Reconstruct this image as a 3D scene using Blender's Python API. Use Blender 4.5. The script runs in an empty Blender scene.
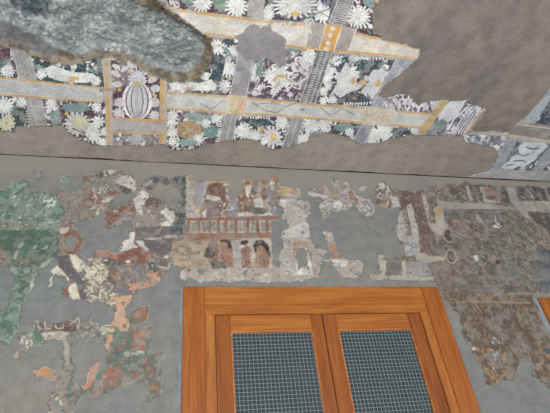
import bpy, bmesh, math, random
import numpy as np
from mathutils import Matrix, Vector
PI = math.pi
C = bpy.context.scene.collection
rs = np.random.RandomState(7)
random.seed(5)

# ------------------------------------------------------------------ camera (solved from the photo's vanishing points)
F, EL, YAW, ROLL = 486.0, 0.66590664, 0.25548642, -0.12538247
EYE = np.array([0.0, -2.6, 1.55])
ZC = 1.55 + 2.485                        # ceiling height
def cam_rows():
    ce, se = math.cos(EL), math.sin(EL)
    x = np.array([1, 0, 0.]); z = np.array([0, ce, se]); y = np.cross(z, x)
    M = np.array([x, y, z])
    cy, sy = math.cos(YAW), math.sin(YAW); cr, sr = math.cos(ROLL), math.sin(ROLL)
    return np.array([[cr, -sr, 0], [sr, cr, 0], [0, 0, 1]]) @ M @ np.array([[cy, -sy, 0], [sy, cy, 0], [0, 0, 1]])
RC = cam_rows()
def rays(p):
    p = np.atleast_2d(np.asarray(p, float))
    return np.column_stack([p[:, 0] - 275, p[:, 1] - 206.5, np.full(len(p), F)]) @ RC
def on_wall(p, y=0.0):
    d = rays(p); return EYE + d * ((y - EYE[1]) / d[:, 1])[:, None]
def on_ceiling(p):
    d = rays(p); return EYE + d * ((ZC - EYE[2]) / d[:, 2])[:, None]
cd = bpy.data.cameras.new('camera'); cam = bpy.data.objects.new('camera', cd); C.objects.link(cam)
cd.sensor_width = 36; cd.lens = F / 550 * 36; cd.clip_start = 0.05
mw = Matrix(((RC[0][0], -RC[1][0], -RC[2][0], EYE[0]), (RC[0][1], -RC[1][1], -RC[2][1], EYE[1]), (RC[0][2], -RC[1][2], -RC[2][2], EYE[2]), (0, 0, 0, 1)))
cam.matrix_world = mw
bpy.context.scene.camera = cam

# ------------------------------------------------------------------ materials
def lin(c):
    c = np.asarray(c, float) / 255.0
    return np.where(c <= 0.04045, c / 12.92, ((c + 0.055) / 1.055) ** 2.4)
def nodes(name):
    m = bpy.data.materials.new(name); m.use_nodes = True
    nt = m.node_tree; b = nt.nodes['Principled BSDF']; b.inputs['Roughness'].default_value = 0.9
    b.inputs['Specular IOR Level'].default_value = 0.2
    return m, nt, b
def noise(nt, scale, detail=5, rough=0.6, vec=None):
    n = nt.nodes.new('ShaderNodeTexNoise'); n.inputs['Scale'].default_value = scale
    n.inputs['Detail'].default_value = detail; n.inputs['Roughness'].default_value = rough
    if vec: nt.links.new(vec, n.inputs['Vector'])
    return n
def ramp(nt, fac, stops):
    r = nt.nodes.new('ShaderNodeValToRGB'); nt.links.new(fac, r.inputs[0])
    e = r.color_ramp.elements
    while len(e) < len(stops): e.new(0.5)
    for k, (p, c) in enumerate(stops):
        e[k].position = p; e[k].color = (*lin(c), 1)
    return r.outputs[0]
def mix(nt, kind, fac, a, b):
    m = nt.nodes.new('ShaderNodeMix'); m.data_type = 'RGBA'; m.blend_type = kind
    for s, v in ((m.inputs[0], fac), (m.inputs[6], a), (m.inputs[7], b)):
        if hasattr(v, 'is_linked'): nt.links.new(v, s)
        else: s.default_value = v
    return m.outputs[2]
def bump(nt, b, h, strength, dist=0.01):
    n = nt.nodes.new('ShaderNodeBump'); n.inputs['Strength'].default_value = strength; n.inputs['Distance'].default_value = dist
    nt.links.new(h, n.inputs['Height']); nt.links.new(n.outputs[0], b.inputs['Normal'])
def plaster(name, a, bcol, c, sc=1.3, seedoff=(0, 0, 0)):
    m, nt, b = nodes(name)
    tc = nt.nodes.new('ShaderNodeTexCoord'); mp = nt.nodes.new('ShaderNodeMapping'); mp.inputs['Location'].default_value = seedoff
    nt.links.new(tc.outputs['Object'], mp.inputs[0]); v = mp.outputs[0]
    n1 = noise(nt, sc, 4, 0.55, v); n2 = noise(nt, 14, 6, 0.65, v); n3 = noise(nt, 110, 3, 0.6, v)
    col = ramp(nt, n1.outputs['Fac'], [(0.30, a), (0.5, bcol), (0.72, c)])
    g = ramp(nt, n2.outputs['Fac'], [(0.3, (218, 218, 218)), (0.7, (255, 255, 255))])
    col = mix(nt, 'MULTIPLY', 1.0, col, g)
    g2 = ramp(nt, n3.outputs['Fac'], [(0.28, (205, 205, 205)), (0.5, (250, 250, 250)), (0.8, (255, 255, 255))])
    col = mix(nt, 'MULTIPLY', 0.7, col, g2)
    nt.links.new(col, b.inputs['Base Color']); bump(nt, b, n2.outputs['Fac'], 0.35, 0.012)
    return m
M = {}
def brown_top_band(m):  # blends the wall colour towards brown near its top, with a noisy edge
    nt = m.node_tree; b = nt.nodes['Principled BSDF']; src = b.inputs['Base Color'].links[0].from_socket
    tc = nt.nodes.new('ShaderNodeTexCoord'); sp = nt.nodes.new('ShaderNodeSeparateXYZ'); nt.links.new(tc.outputs['Object'], sp.inputs[0])
    n = noise(nt, 2.2, 5, 0.6, tc.outputs['Object']); a = nt.nodes.new('ShaderNodeMath'); a.operation = 'MULTIPLY_ADD'
    nt.links.new(n.outputs['Fac'], a.inputs[0]); a.inputs[1].default_value = 0.9; nt.links.new(sp.outputs[2], a.inputs[2])
    mr = nt.nodes.new('ShaderNodeMapRange'); nt.links.new(a.outputs[0], mr.inputs[0]); mr.inputs[1].default_value = ZC + 0.12; mr.inputs[2].default_value = ZC + 0.36; mr.inputs[4].default_value = 0.85
    nt.links.new(mix(nt, 'MIX', mr.outputs[0], src, (*lin((130, 124, 116)), 1)), b.inputs['Base Color'])
M['wall'] = plaster('grey_cement_plaster', (114, 119, 120), (122, 124, 121), (134, 129, 120), 0.9)
M['ceil'] = plaster('brown_ceiling_plaster', (150, 142, 134), (160, 151, 141), (168, 161, 153), 1.6)
brown_top_band(M['wall'])
M['floor'] = plaster('stone_floor', (120, 116, 110), (132, 128, 122), (144, 140, 134), 0.8)
def painted(name, rough=0.85, bs=0.3):
    m, nt, b = nodes(name); b.inputs['Roughness'].default_value = rough; b.inputs['Specular IOR Level'].default_value = 0.12
    a = nt.nodes.new('ShaderNodeAttribute'); a.attribute_name = 'paint'
    tc = nt.nodes.new('ShaderNodeTexCoord')
    n = noise(nt, 60, 5, 0.65, tc.outputs['Object'])
    g = ramp(nt, n.outputs['Fac'], [(0.25, (215, 215, 215)), (0.6, (255, 255, 255))])
    nt.links.new(mix(nt, 'MULTIPLY', 0.5, a.outputs['Color'], g), b.inputs['Base Color'])
    bump(nt, b, n.outputs['Fac'], bs, 0.008)
    return m
M['paint'] = painted('old_paint_on_plaster'); M['rock'] = painted('rough_basalt', 0.9, 0.45)
def wood(name, axis, dark, mid, light):
    m, nt, b = nodes(name); b.inputs['Roughness'].default_value = 0.38; b.inputs['Specular IOR Level'].default_value = 0.4
    tc = nt.nodes.new('ShaderNodeTexCoord'); mp = nt.nodes.new('ShaderNodeMapping')
    s = [16, 16, 16]; s[axis] = 1.1; mp.inputs['Scale'].default_value = s
    nt.links.new(tc.outputs['Object'], mp.inputs[0])
    n = noise(nt, 1.6, 6, 0.6, mp.outputs[0]); n.inputs['Distortion'].default_value = 0.8
    n2 = noise(nt, 9, 4, 0.6, mp.outputs[0])
    col = ramp(nt, n.outputs['Fac'], [(0.3, dark), (0.5, mid), (0.68, light)])
    g = ramp(nt, n2.outputs['Fac'], [(0.3, (215, 205, 195)), (0.6, (255, 255, 255))])
    nt.links.new(mix(nt, 'MULTIPLY', 0.6, col, g), b.inputs['Base Color']); bump(nt, b, n2.outputs['Fac'], 0.1, 0.004)
    return m
M['wood_v'] = wood('varnished_teak_upright', 2, (116, 62, 22), (142, 80, 30), (156, 94, 42))
M['wood_h'] = wood('varnished_teak_cross', 0, (126, 72, 28), (150, 90, 36), (164, 104, 48))
M['sash_v'] = wood('darker_teak_upright', 2, (102, 54, 20), (128, 70, 26), (142, 82, 34))
M['bead'] = wood('pale_teak_bead', 0, (146, 86, 40), (176, 108, 56), (188, 122, 70))
def flat(name, c, rough=0.5, metal=0.0, vary=0.12):
    m, nt, b = nodes(name); b.inputs['Roughness'].default_value = rough; b.inputs['Metallic'].default_value = metal
    n = noise(nt, 25, 4); lo = [v * (1 - vary) for v in c]
    nt.links.new(ramp(nt, n.outputs['Fac'], [(0.3, lo), (0.7, c)]), b.inputs['Base Color'])
    return m
M['wire'] = flat('galvanised_wire', (128, 136, 138), 0.5)
M['pane'] = flat('dusty_dark_glass', (54, 64, 69), 0.5, 0, 0.2)
M['iron'] = flat('dull_iron_hinge', (104, 84, 66), 0.5, 0.3)
M['fillet'] = flat('pale_blue_cement', (132, 141, 147), 0.9)

# ------------------------------------------------------------------ paint canvases laid on the wall and on the ceiling, in metres
def vnoise(h, w, cell, seed):
    r = np.random.RandomState(seed); gh, gw = int(h / cell) + 3, int(w / cell) + 3
    g = r.rand(gh, gw)
    y = np.arange(h) / cell; x = np.arange(w) / cell
    yi = y.astype(int); xi = x.astype(int); fy = (y - yi); fx = (x - xi)
    fy = (fy * fy * (3 - 2 * fy))[:, None]; fx = (fx * fx * (3 - 2 * fx))[None, :]
    a = g[yi][:, xi]; b = g[yi][:, xi + 1]; c = g[yi + 1][:, xi]; d = g[yi + 1][:, xi + 1]
    return (a * (1 - fx) + b * fx) * (1 - fy) + (c * (1 - fx) + d * fx) * fy
def fbm(h, w, cell, seed, octv=4, pers=0.55):
    o = np.zeros((h, w)); amp = 1; t = 0
    for k in range(octv):
        if cell < 1.3: break
        o += amp * vnoise(h, w, cell, seed + k * 31); t += amp; amp *= pers; cell /= 2
    o /= t
    return np.clip((o - 0.5) * 1.9 + 0.5, 0, 1)
CELL = 0.003
class Canvas:
    def __init__(s, fn, ax, u0, u1, v0, v1, seed):
        s.fn, s.ax = fn, ax; s.u0, s.v0 = u0, v0
        s.W = int((u1 - u0) / CELL); s.H = int((v1 - v0) / CELL)
        s.col = np.zeros((s.H, s.W, 3)); s.col[:] = lin((140, 135, 128)); s.pid = np.zeros((s.H, s.W), np.int32)
        s.wx = (fbm(s.H, s.W, 9, seed, 3, 0.7) - 0.5) * 7; s.wy = (fbm(s.H, s.W, 9, seed + 5, 3, 0.7) - 0.5) * 7
        s.n = {}; s.seed = seed
    def noise(s, cell, k=0):
        if (cell, k) not in s.n: s.n[(cell, k)] = fbm(s.H, s.W, cell, s.seed + 100 + k * 7 + int(cell))
        return s.n[(cell, k)]
    def mask(s, P, rough):
        q = s.fn(P); U = (q[:, s.ax[0]] - s.u0) / CELL; V = (q[:, s.ax[1]] - s.v0) / CELL
        mg = 5 * rough + 1
        x0, x1 = max(0, int(U.min() - mg)), min(s.W, int(U.max() + mg) + 2); y0, y1 = max(0, int(V.min() - mg)), min(s.H, int(V.max() + mg) + 2)
        if x0 >= x1 or y0 >= y1: return None
        gx = np.arange(x0, x1)[None, :] + rough * s.wx[y0:y1, x0:x1]; gy = np.arange(y0, y1)[:, None] + rough * s.wy[y0:y1, x0:x1]
        ins = np.zeros(gx.shape, bool)
        for i in range(len(U)):
            xa, ya, xb, yb = U[i - 1], V[i - 1], U[i], V[i]
            if ya == yb: continue
            c = (gy < ya) != (gy < yb)
            ins ^= c & (gx < (xb - xa) * (gy - ya) / (yb - ya) + xa)
        return (slice(y0, y1), slice(x0, x1)), ins
a_ = on_wall([(-30, 440), (590, 440), (-30, 150), (590, 170)])
WC = Canvas(on_wall, (0, 2), a_[:, 0].min(), a_[:, 0].max() , a_[:, 2].min(), ZC - 0.008, 11)
b_ = on_ceiling([(-30, -22), (590, -22), (-30, 160), (590, 190)])
CC = Canvas(on_ceiling, (0, 1), b_[:, 0].min(), b_[:, 0].max(), b_[:, 1].min(), -0.012, 77)
K = WC; OX, OY, OS = 0, 0, 1.0
def org(x=0, y=0, s=1.0):
    global OX, OY, OS
    OX, OY, OS = x, y, s
def pts(t):
    if isinstance(t, str): t = [tuple(map(float, a.split(','))) for a in t.split()]
    a = np.array(t, float); return np.column_stack([OX + a[:, 0] / OS, OY + a[:, 1] / OS])
THINGS = {}; nid = 0; cur = None
def new_id(name, parent=None, label=None, cat=None, group=None, canvas=None, mat='paint'):
    global nid
    nid += 1; THINGS[nid] = dict(name=name, parent=parent, label=label, cat=cat, group=group, canvas=K, mat=mat); return nid
def setid(pid, only=None):
    """clip of later colour strokes"""
    global cur
    cur = pid
def poly(t, col=None, r=0.6, new=None, over=True, alpha=1.0):
    """new: id to write (on any cell, or only on painted cells when over=False)"""
    m = K.mask(pts(t), r if new is not None else r * 0.45)
    if m is None: return
    sl, ins = m; pid = K.pid[sl]
    if new == 0: pid[ins] = 0; return
    if new is not None and over: pass
    else: ins = ins & (pid > 0)
    if new is not None: pid[ins] = new
    if col is not None:
        c = K.col[sl]; v = lin(col)
        c[ins] = c[ins] * (1 - alpha) + v * alpha
def mott(t, cols, cell=10, k=0, r=1.0, new=None, over=True, alpha=1.0, lo=0.28, hi=0.72):
    m = K.mask(pts(t), r if new is not None and over else r * 0.6)
    if m is None: return
    sl, ins = m; pid = K.pid[sl]
    if not (new is not None and over): ins = ins & (pid > 0)
    if new is not None: pid[ins] = new
    n = np.clip((K.noise(cell, k)[sl] - lo) / (hi - lo), 0, 0.9999) * len(cols)
    L = np.array([lin(c) for c in cols]); i = n.astype(int); f = np.clip((n - i - 0.75) * 4, 0, 1)[..., None]
    j = np.minimum(i + 1, len(cols) - 1); v = L[i] * (1 - f) + L[j] * f
    c = K.col[sl]; c[ins] = c[ins] * (1 - alpha) + v[ins] * alpha
def ell(cx, cy, rx, ry, ang=0, n=16):
    a = math.radians(ang); o = []
    for i in range(n):
        t = 2 * PI * i / n; x, y = rx * math.cos(t), ry * math.sin(t)
        o.append((cx + x * math.cos(a) - y * math.sin(a), cy + x * math.sin(a) + y * math.cos(a)))
    return o
def el(cx, cy, rx, ry, col, ang=0, r=0.3, **k): poly(ell(cx, cy, rx, ry, ang), col, r, **k)
WH = (226, 228, 226)
def daisy(cx, cy, rad, n=14, col=WH, cen=None, sq=1.0, ang=0, r=0.2, core=0.55):
    o = []; a = math.radians(ang)
    for i in range(n * 2):
        t = PI * i / n; q = rad * (1 if i % 2 == 0 else 0.62) * random.uniform(0.88, 1.08)
        for dt in ((-0.35, 0.35) if i % 2 == 0 else (0,)):
            tt = t + dt * PI / n; x, y = q * math.cos(tt), q * math.sin(tt) * sq
            o.append((cx + x * math.cos(a) - y * math.sin(a), cy + x * math.sin(a) + y * math.cos(a)))
    poly(o, col, r)
    sh = tuple(v * 0.86 for v in col)
    for i in range(n // 2):
        t = 2 * PI * (i + 0.5) / (n // 2)
        line([(cx + rad * 0.3 * math.cos(t), cy + rad * 0.3 * math.sin(t) * sq), (cx + rad * 0.8 * math.cos(t), cy + rad * 0.8 * math.sin(t) * sq)], rad * 0.05, sh, 0.1)
    if cen: el(cx, cy, rad * 0.2, rad * 0.17, cen)
def line(P, w, col, r=0.3, **k):
    if isinstance(P, str): P = [tuple(map(float, a.split(','))) for a in P.split()]
    P = np.array(P, float); d = np.gradient(P, axis=0); d /= np.maximum(np.hypot(d[:, 0], d[:, 1]), 1e-6)[:, None]
    n = np.column_stack([-d[:, 1], d[:, 0]]) * w / 2
    poly(list(map(tuple, P + n)) + list(map(tuple, (P - n)[::-1])), col, r, **k)
def inside(x, y, P):
    c = False
    for i in range(len(P)):
        xa, ya = P[i - 1]; xb, yb = P[i]
        if (y < ya) != (y < yb) and x < (xb - xa) * (y - ya) / (yb - ya) + xa: c = not c
    return c
def scat(t, cols, n, l, w, ang=0, va=90, kind='stroke', r=0.4):
    P = [tuple(map(float, a.split(','))) for a in t.split()] if isinstance(t, str) else t
    xs = [p[0] for p in P]; ys = [p[1] for p in P]
    for _ in range(n):
        for _t in range(20):
            x, y = random.uniform(min(xs), max(xs)), random.uniform(min(ys), max(ys))
            if inside(x, y, P): break
        c = random.choice(cols); q = random.uniform(0.6, 1.3)
        if kind == 'stroke': el(x, y, l * q, w * random.uniform(0.7, 1.2), c, ang + random.uniform(-va, va), r)
        elif kind == 'daisy': daisy(x, y, l * q, random.choice((7, 9, 12)), c, None, random.uniform(0.6, 1), random.uniform(0, 180), r)
        elif kind == 'curl':
            a0 = random.uniform(0, 2 * PI); line([(x + l * q * math.cos(a0 + s), y + l * q * math.sin(a0 + s)) for s in np.linspace(0, 4, 7)], w, c, r)

# ================================================================== CEILING PAINTING
K = CC; org()
TOPL = [(-30, 60), (-30, -25)]
EDGE = "0,130 13,132 16,125.5 28,125.5 46,125.5 63,125.5 70,134 81,139.6 96,145 107,146 136,145 152,146 164,143 172,149.6 188,149.6 206,144 221,140.7 246,138 258,140 263,145 272,149.6 281,148.5 294,145 304,142 312,135.6 322,132.6 335,133 350,138 360,143.8 376,142 393,138 414,134 440,135 463,135.5 467,135"
RIGHT = "482,112 488,109.6 480,106 467,100 447,100 441,99 430,101 425,102.5 418,106 415,102.5 409,96 401,93 387,97 378,96 381,88 390,80 405,69 414,61 419,55 418,48 410,46 401,43 383,39.5 376,33 372,20 373,10 380,0 392,-25"
main = new_id('ceiling_painting', label='large painted ceiling area with white flower panels and orange-edged bands, left of the bare plaster', cat='ceiling painting')
poly("-30,128 " + EDGE + " " + RIGHT + " -30,-25", (160, 155, 150), 0.9, new=main)
DK = (76, 78, 88); MR = (92, 68, 78); TL = (126, 148, 146); DG = (66, 82, 86); YL = (204, 172, 108); LV = (206, 202, 206); GY = (166, 164, 162); GO = (198, 162, 110); CR = (190, 184, 170)
def panel(t, bg, n=40, cols=(WH, LV, WH, TL), l=2.6, w=0.9):
    i = new_id('floral_panel', parent=main if K_main else right_frag)
    poly(t, bg, 0.25, new=i, over=False)
    scat(t, list(cols), int(n * 1.5), l, w, 0, 90)
    scat(t, [WH, LV], n // 4, 3.4, 0, 0, 90, 'daisy')
    return i
def band(t, col, alt=None, cell=7):
    i = new_id('border_band', parent=main if K_main else right_frag)
    if alt: mott(t, [col, alt, col], cell, 3, 0.25, new=i, over=False)
    else: poly(t, col, 0.25, new=i, over=False)
    return i
K_main = True; right_frag = 0
org()
# panels (photo frame units), then the bands between them
panel("-30,40 12,40 20,78 -30,76", MR, 22)
panel("30,50 108,56 104,87 36,80", DG, 40)
panel("110,56 162,62 161,119 112,118", MR, 30, (LV, MR, LV), 2.4, 1)
panel("166,72 240,30 250,50 231,96 166,92", DK, 50)
panel("160,-25 268,-25 250,17 170,8", MR, 50)
panel("264,-25 352,-25 330,24 262,18", DK, 40)
panel("352,-25 400,-25 390,46 346,26", MR, 26)
panel("250,50 320,50 302,103 246,98", (98, 82, 98), 60, (LV, WH, GY), 2.6, 0.8)
panel("329,53 398,60 380,106 316,103", DK, 50)
panel("-30,92 28,96 34,134 -30,134", DK, 30)
panel("42,99 108,102 112,150 42,130", MR, 55)
panel("112,132 162,133 166,150 112,150", (128, 124, 124), 20, (LV, GY), 2.4, 1)
panel("165,108 226,113 222,152 165,152", (98, 82, 90), 60)
panel("236,114 296,118 284,152 230,145", DK, 55)
panel("302,118 364,124 350,145 294,150", DK, 36)
panel("372,124 428,128 424,140 362,146", DK, 40)
panel("376,86 425,96 430,114 384,108", (112, 96, 118), 50, (LV, WH), 2.2, 0.7)
panel("428,96 490,96 470,140 424,136", (104, 98, 118), 40, (LV, WH, WH), 3.2, 0.8)
# detailed flowers, traced panel by panel
org(0, 60, 4.583)
daisy(35, 45, 36, 15); poly("0,0 50,-5 30,20 0,45", (96, 128, 116), 0.4)
poly("165,20 200,30 260,62 250,70 190,45 160,40", TL, 0.3); daisy(190, 62, 26, 12)
poly("205,40 240,22 330,52 430,62 445,85 400,102 330,100 270,92 225,75", WH, 0.5); el(340, 80, 24, 8, YL, 5); el(330, 92, 16, 6, (206, 182, 130)); daisy(440, 94, 26, 12); el(430, 48, 26, 9, TL, 20)
daisy(22, 210, 44, 14); daisy(100, 192, 30, 12); poly("60,210 100,215 120,280 110,300 70,285 55,240", DG, 0.5); daisy(30, 288, 44, 12, (212, 210, 180), YL)
for k in range(6): line([(118, 220 + 12 * k), (140, 222 + 12 * k)], 5, CR)
daisy(235, 200, 28, 12); poly("280,200 390,195 420,225 360,242 300,235", TL, 0.4); poly("225,240 270,225 285,290 240,300", TL, 0.4); el(305, 243, 10, 7, YL)
daisy(355, 290, 68, 16, (208, 208, 202), None, .85); el(368, 285, 34, 26, (212, 206, 170)); daisy(450, 280, 30, 9); daisy(443, 215, 26, 10); daisy(425, 340, 44, 12); daisy(470, 378, 26, 10); daisy(480, 325, 22, 9); line("330,310 380,330 420,380", 5, MR)
org(80, 55, 4.583)
daisy(178, 265, 30, 9, LV); daisy(342, 275, 27, 9, LV); daisy(262, 103, 46, 15, (196, 194, 204))
for a in ((165, 85, 24, 12, 30), (170, 132, 24, 15, 0), (335, 110, 26, 14, -30), (345, 152, 22, 18, 0), (185, 215, 26, 22, 0), (342, 215, 24, 22, 0), (205, 62, 20, 10, -30), (165, 50, 20, 10, 20), (240, 48, 24, 10, 10), (300, 75, 22, 10, 30)): el(a[0], a[1], a[2], a[3], LV, a[4])
for a in ((182, 158), (345, 185), (228, 72), (150, 110), (318, 95)): el(a[0], a[1], 10, 7, YL)
for rx, ry, c in ((70, 88, WH), (54, 83, MR), (48, 80, (200, 200, 204)), (30, 76, MR), (25, 73, (190, 192, 196)), (9, 66, (176, 178, 182))): el(262, 208, rx, ry, c, r=0.15)
el(262, 128, 18, 9, YL); daisy(255, 385, 34, 9, (186, 184, 186)); daisy(260, 355, 20, 9, (180, 176, 180))
org(160, 0, 4.583)
poly("40,385 80,368 180,378 235,362 262,388 250,412 60,412", WH, 0.5); el(130, 405, 22, 8, YL); daisy(210, 350, 20, 8); daisy(262, 215, 38, 13); daisy(335, 232, 32, 12); line("285,210 340,268", 14, TL)
daisy(312, 312, 44, 14); poly("262,255 302,258 292,320 262,372 228,360 245,300", DG, 0.3); daisy(298, 392, 30, 10); el(318, 355, 10, 10, YL)
daisy(195, 8, 50, 16); el(300, 6, 58, 40, (108, 136, 124)); daisy(350, 24, 54, 16); el(125, 0, 26, 16, TL)
org(260, 0, 4.583)
daisy(35, 62, 34, 14); daisy(160, 22, 100, 20, (210, 212, 210), None, .62); el(160, 62, 24, 11, YL); daisy(290, 60, 46, 13); el(312, 2, 34, 22, (62, 72, 92)); line("240,72 350,20", 5, (90, 110, 108)); line("230,30 320,80", 4, (90, 110, 108))
daisy(455, 75, 56, 18); el(505, 120, 12, 11, WH); el(500, 8, 30, 20, TL, 30); el(540, 5, 14, 8, YL)
daisy(222, 262, 36, 12); el(150, 232, 26, 14, TL)
daisy(-30, 330, 44, 14, WH); line("5,255 -10,350", 26, TL); daisy(50, 345, 38, 10)
for a in ((90, 330, 45), (110, 370, 30), (75, 395, 30)): daisy(a[0], a[1], a[2], 10)
line("60,370 80,345 120,350 135,370", 12, (200, 178, 120)); line("60,400 90,385", 10, (200, 178, 120))
scat("130,240 240,240 215,412 130,412", [WH, LV, (206, 204, 210)], 26, 17, 9, kind='curl')
scat("300,290 360,290 350,410 285,410", [WH, (196, 196, 196)], 9, 20, 0, kind='daisy')
daisy(350, 272, 26, 10); line("345,280 400,250", 8, TL); el(430, 265, 26, 16, LV)
org(320, 60, 4.583)
poly("118,5 142,45 185,48 165,90 182,130 130,148 92,172 65,150 42,168 75,110 78,70 95,50", (210, 213, 212), 0.3); poly("238,45 268,38 305,52 292,90 303,130 258,150 240,180 215,150 180,152 222,100 225,70", (210, 213, 212), 0.3)
el(150, 93, 11, 16, YL, 30); el(195, 103, 20, 13, (204, 168, 110)); el(265, 105, 15, 15, YL); poly("165,18 200,0 260,-5 290,20 270,42 210,45 175,38", DG, 0.3); poly("95,178 130,150 185,148 215,178 180,195 120,190", DG, 0.3); el(150, 168, 24, 12, (120, 96, 90), -30)
for k in range(9): line([(112 + 13 * k, 192), (110 + 13 * k, 204)], 6, WH)
for k in range(9): line([(165 + 15 * k, -14), (170 + 15 * k, -2)], 5, WH)
for x, y, q in ((20, 90, 22), (45, 70, 20), (15, 140, 22), (35, 120, 18), (60, 180, 20), (15, 185, 20), (60, 45, 18)): daisy(x, y, q, 8)
scat("330,150 435,160 440,215 320,205", [WH, LV, (204, 200, 212)], 22, 13, 7, kind='curl')
for x, y, q in ((255, 340, 36), (290, 310, 30), (235, 375, 22), (300, 350, 24), (430, 322, 22)): daisy(x, y, q, 11)
poly("320,330 350,312 410,315 420,335 360,345", DG, 0.3)
el(110, 308, 48, 18, TL); daisy(20, 300, 34, 12); daisy(135, 328, 22, 9)
org(200, 70, 4.583)
for x, y, q in ((200, 278, 42), (250, 300, 32), (330, 305, 52), (375, 240, 34), (510, 250, 44), (465, 322, 42)): daisy(x, y, q, 13)
el(335, 305, 16, 18, (214, 196, 130)); poly("212,238 240,222 310,222 328,242 290,258 235,256", DG, 0.3); el(285, 270, 12, 10, YL); el(530, 300, 36, 20, TL, -20)
for k in range(8): line([(232 + 12 * k, 208), (234 + 12 * k, 222)], 5, WH)
org(137, 100, 3.93)
el(245, 65, 62, 17, TL, 5); el(205, 115, 52, 36, (172, 148, 114)); el(290, 122, 30, 26, (120, 156, 150)); line("180,95 235,140", 5, (188, 170, 140))
for x, y, q in ((140, 60, 24), (132, 92, 22), (140, 125, 24), (270, 90, 20), (240, 155, 24), (140, 160, 20), (310, 70, 20)): daisy(x, y, q, 10)
el(200, 165, 40, 12, (140, 168, 164)); el(183, 130, 8, 6, YL)
for k in range(8): line([(318, 80 + 10 * k), (334, 84 + 9 * k)], 4, WH)
org(430, 90, 4.583)
poly("30,110 90,50 165,45 130,110 60,165", (204, 206, 212), 0.4)
for k in range(7): line([(190 + 9 * k, 62 + 6 * k), (100 + 13 * k, 200)], 6, (196, 192, 206) if k % 2 else (208, 208, 212))
line("195,65 130,110 85,190", 6, MR); line("180,70 110,130 80,180", 7, WH); poly("-40,170 60,130 80,150 20,200 -40,215", (124, 138, 134), 0.5)
daisy(20, 70, 22, 9, LV)
# bands
org()
gl = []
def strip(P, w, col, r=0.2): line(P, w, col, r)
band("8,40 27,38 38,82 20,79", GY, (140, 138, 140)); band("26,96 41,97 48,132 30,132", GY, (140, 138, 140))
band("251,-25 268,-25 263,18 247,16", GY, (172, 170, 172)); band("238,52 255,54 247,98 230,96", (146, 144, 148), (164, 162, 166))
band("226,112 237,113 232,142 219,144", (146, 144, 148), (164, 162, 166)); band("292,117 304,118 295,150 281,152", (140, 140, 146), (158, 158, 164)); band("362,122 374,123 364,147 350,144", (138, 140, 148), (156, 158, 166))
band("396,58 416,58 384,100 376,107 370,105", (150, 156, 166), (168, 172, 180)); 
for P in ("226,113 219,142", "232,114 226,142", "237,114 232,142", "238,52 230,96", "254,54 246,97", "292,118 281,150", "298,118 288,150", "304,118 294,148", "363,123 351,144", "374,124 364,144", "13,50 19,78", "30,50 36,80", "30,98 38,128", "42,99 48,128", "396,59 373,104", "407,60 381,97"):
    strip(P, 0.9, (186, 186, 188))
lad = band("338,-25 358,-25 346,25 327,23", (112, 112, 118))
lad = band("317,50 332,52 316,103 299,102", (98, 96, 102))
for k in range(16):
    y = -8 + 2.1 * k; cx = 346 - 0.42 * y; line([(cx - 6.5, y - 1), (cx + 6.5, y + 1)], 1.0, (176, 176, 174), 0.15)
for k in range(22):
    y = 53 + 2.3 * k; cx = 324.5 - 0.345 * (y - 52); line([(cx - 5, y - 1), (cx + 5, y + 1)], 1.0, (176, 176, 178), 0.15)
for dx in (-8, 8): line([(349 + dx, -8), (336.5 + dx, 23)], 1.2, (196, 192, 190), 0.1)
for dx in (-7.5, -2, 3, 7.5): line([(324.5 + dx, 52), (307 + dx, 103)], 1.0, (184, 182, 184), 0.1)
def hband(T, B, col, alt, gw=1.9):
    i = band(T + B[::-1], col, alt)
    for L, sgn in ((T, 1), (B, -1)):
        P = [(x, y + sgn * gw * 0.6) for x, y in L]; line(P, gw, GO, 0.45)
        P = [(x, y + sgn * gw * 1.5) for x, y in L]; line(P, 0.7, (206, 196, 176), 0.3)
    return i
hband([(-30, 73), (0, 76), (103, 87)], [(-30, 92), (0, 95), (103, 102.7)], (186, 187, 188), (168, 168, 170), 1.6)
hband([(166, 91.5), (200, 93), (230, 95.2), (277, 99.5), (320, 104), (364, 106.3), (392, 109.3), (436, 113)], [(166, 108.5), (200, 111.7), (222, 113.8), (277, 116), (320, 119.8), (364, 123.6), (420, 128.3), (426, 129)], (198, 199, 196), (182, 184, 184))
hband([(168, 7), (277, 21), (318, 25), (374, 36), (420, 47)], [(205, 34), (234, 39), (284, 47), (330, 51), (390, 56.5), (416, 59.5)], (212, 208, 198), (194, 186, 174), 2.3)
# details on the bands
org(200, 70, 4.583)
for P in ("235,145 300,185 330,150 280,150", "330,145 395,165 350,195 300,185", "395,165 440,150"): line(P, 5, (134, 144, 138))
for P in ("0,150 50,180 100,140",): line(P, 5, (140, 144, 140))
mott("130,110 218,118 205,205 122,200", [(200, 186, 158), (202, 160, 104), (208, 198, 178)], 5, 4, 0.3); line("132,112 122,200", 5, (214, 208, 196)); line("180,116 170,202", 4, (210, 180, 130)); el(470, 180, 12, 8, (136, 140, 140))
org(320, 60, 4.583)
line("0,215 50,255 100,220 160,250", 5, (134, 144, 138)); mott("205,210 345,225 320,305 190,292", [(196, 186, 172), (186, 166, 140), (206, 200, 190)], 5, 4, 0.3)
for P in ("215,212 200,292", "240,212 225,295", "275,216 255,298", "300,220 280,300"): line(P, 4, (206, 182, 142))
org(260, 0, 4.583)
poly("305,106 372,118 332,236 268,228", (200, 158, 92), 0.2); poly("237,98 300,106 270,222 210,210", (160, 154, 148), 0.3); poly("382,119 437,130 402,234 342,224", (162, 154, 148), 0.3)
for x, y in ((333, 128), (322, 160), (311, 197), (303, 224)): el(x, y, 12, 11, (214, 208, 196))
scat("50,105 232,100 212,200 120,190", [(212, 208, 200), (214, 212, 208)], 34, 14, 7, kind='curl', r=0.2)
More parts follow.
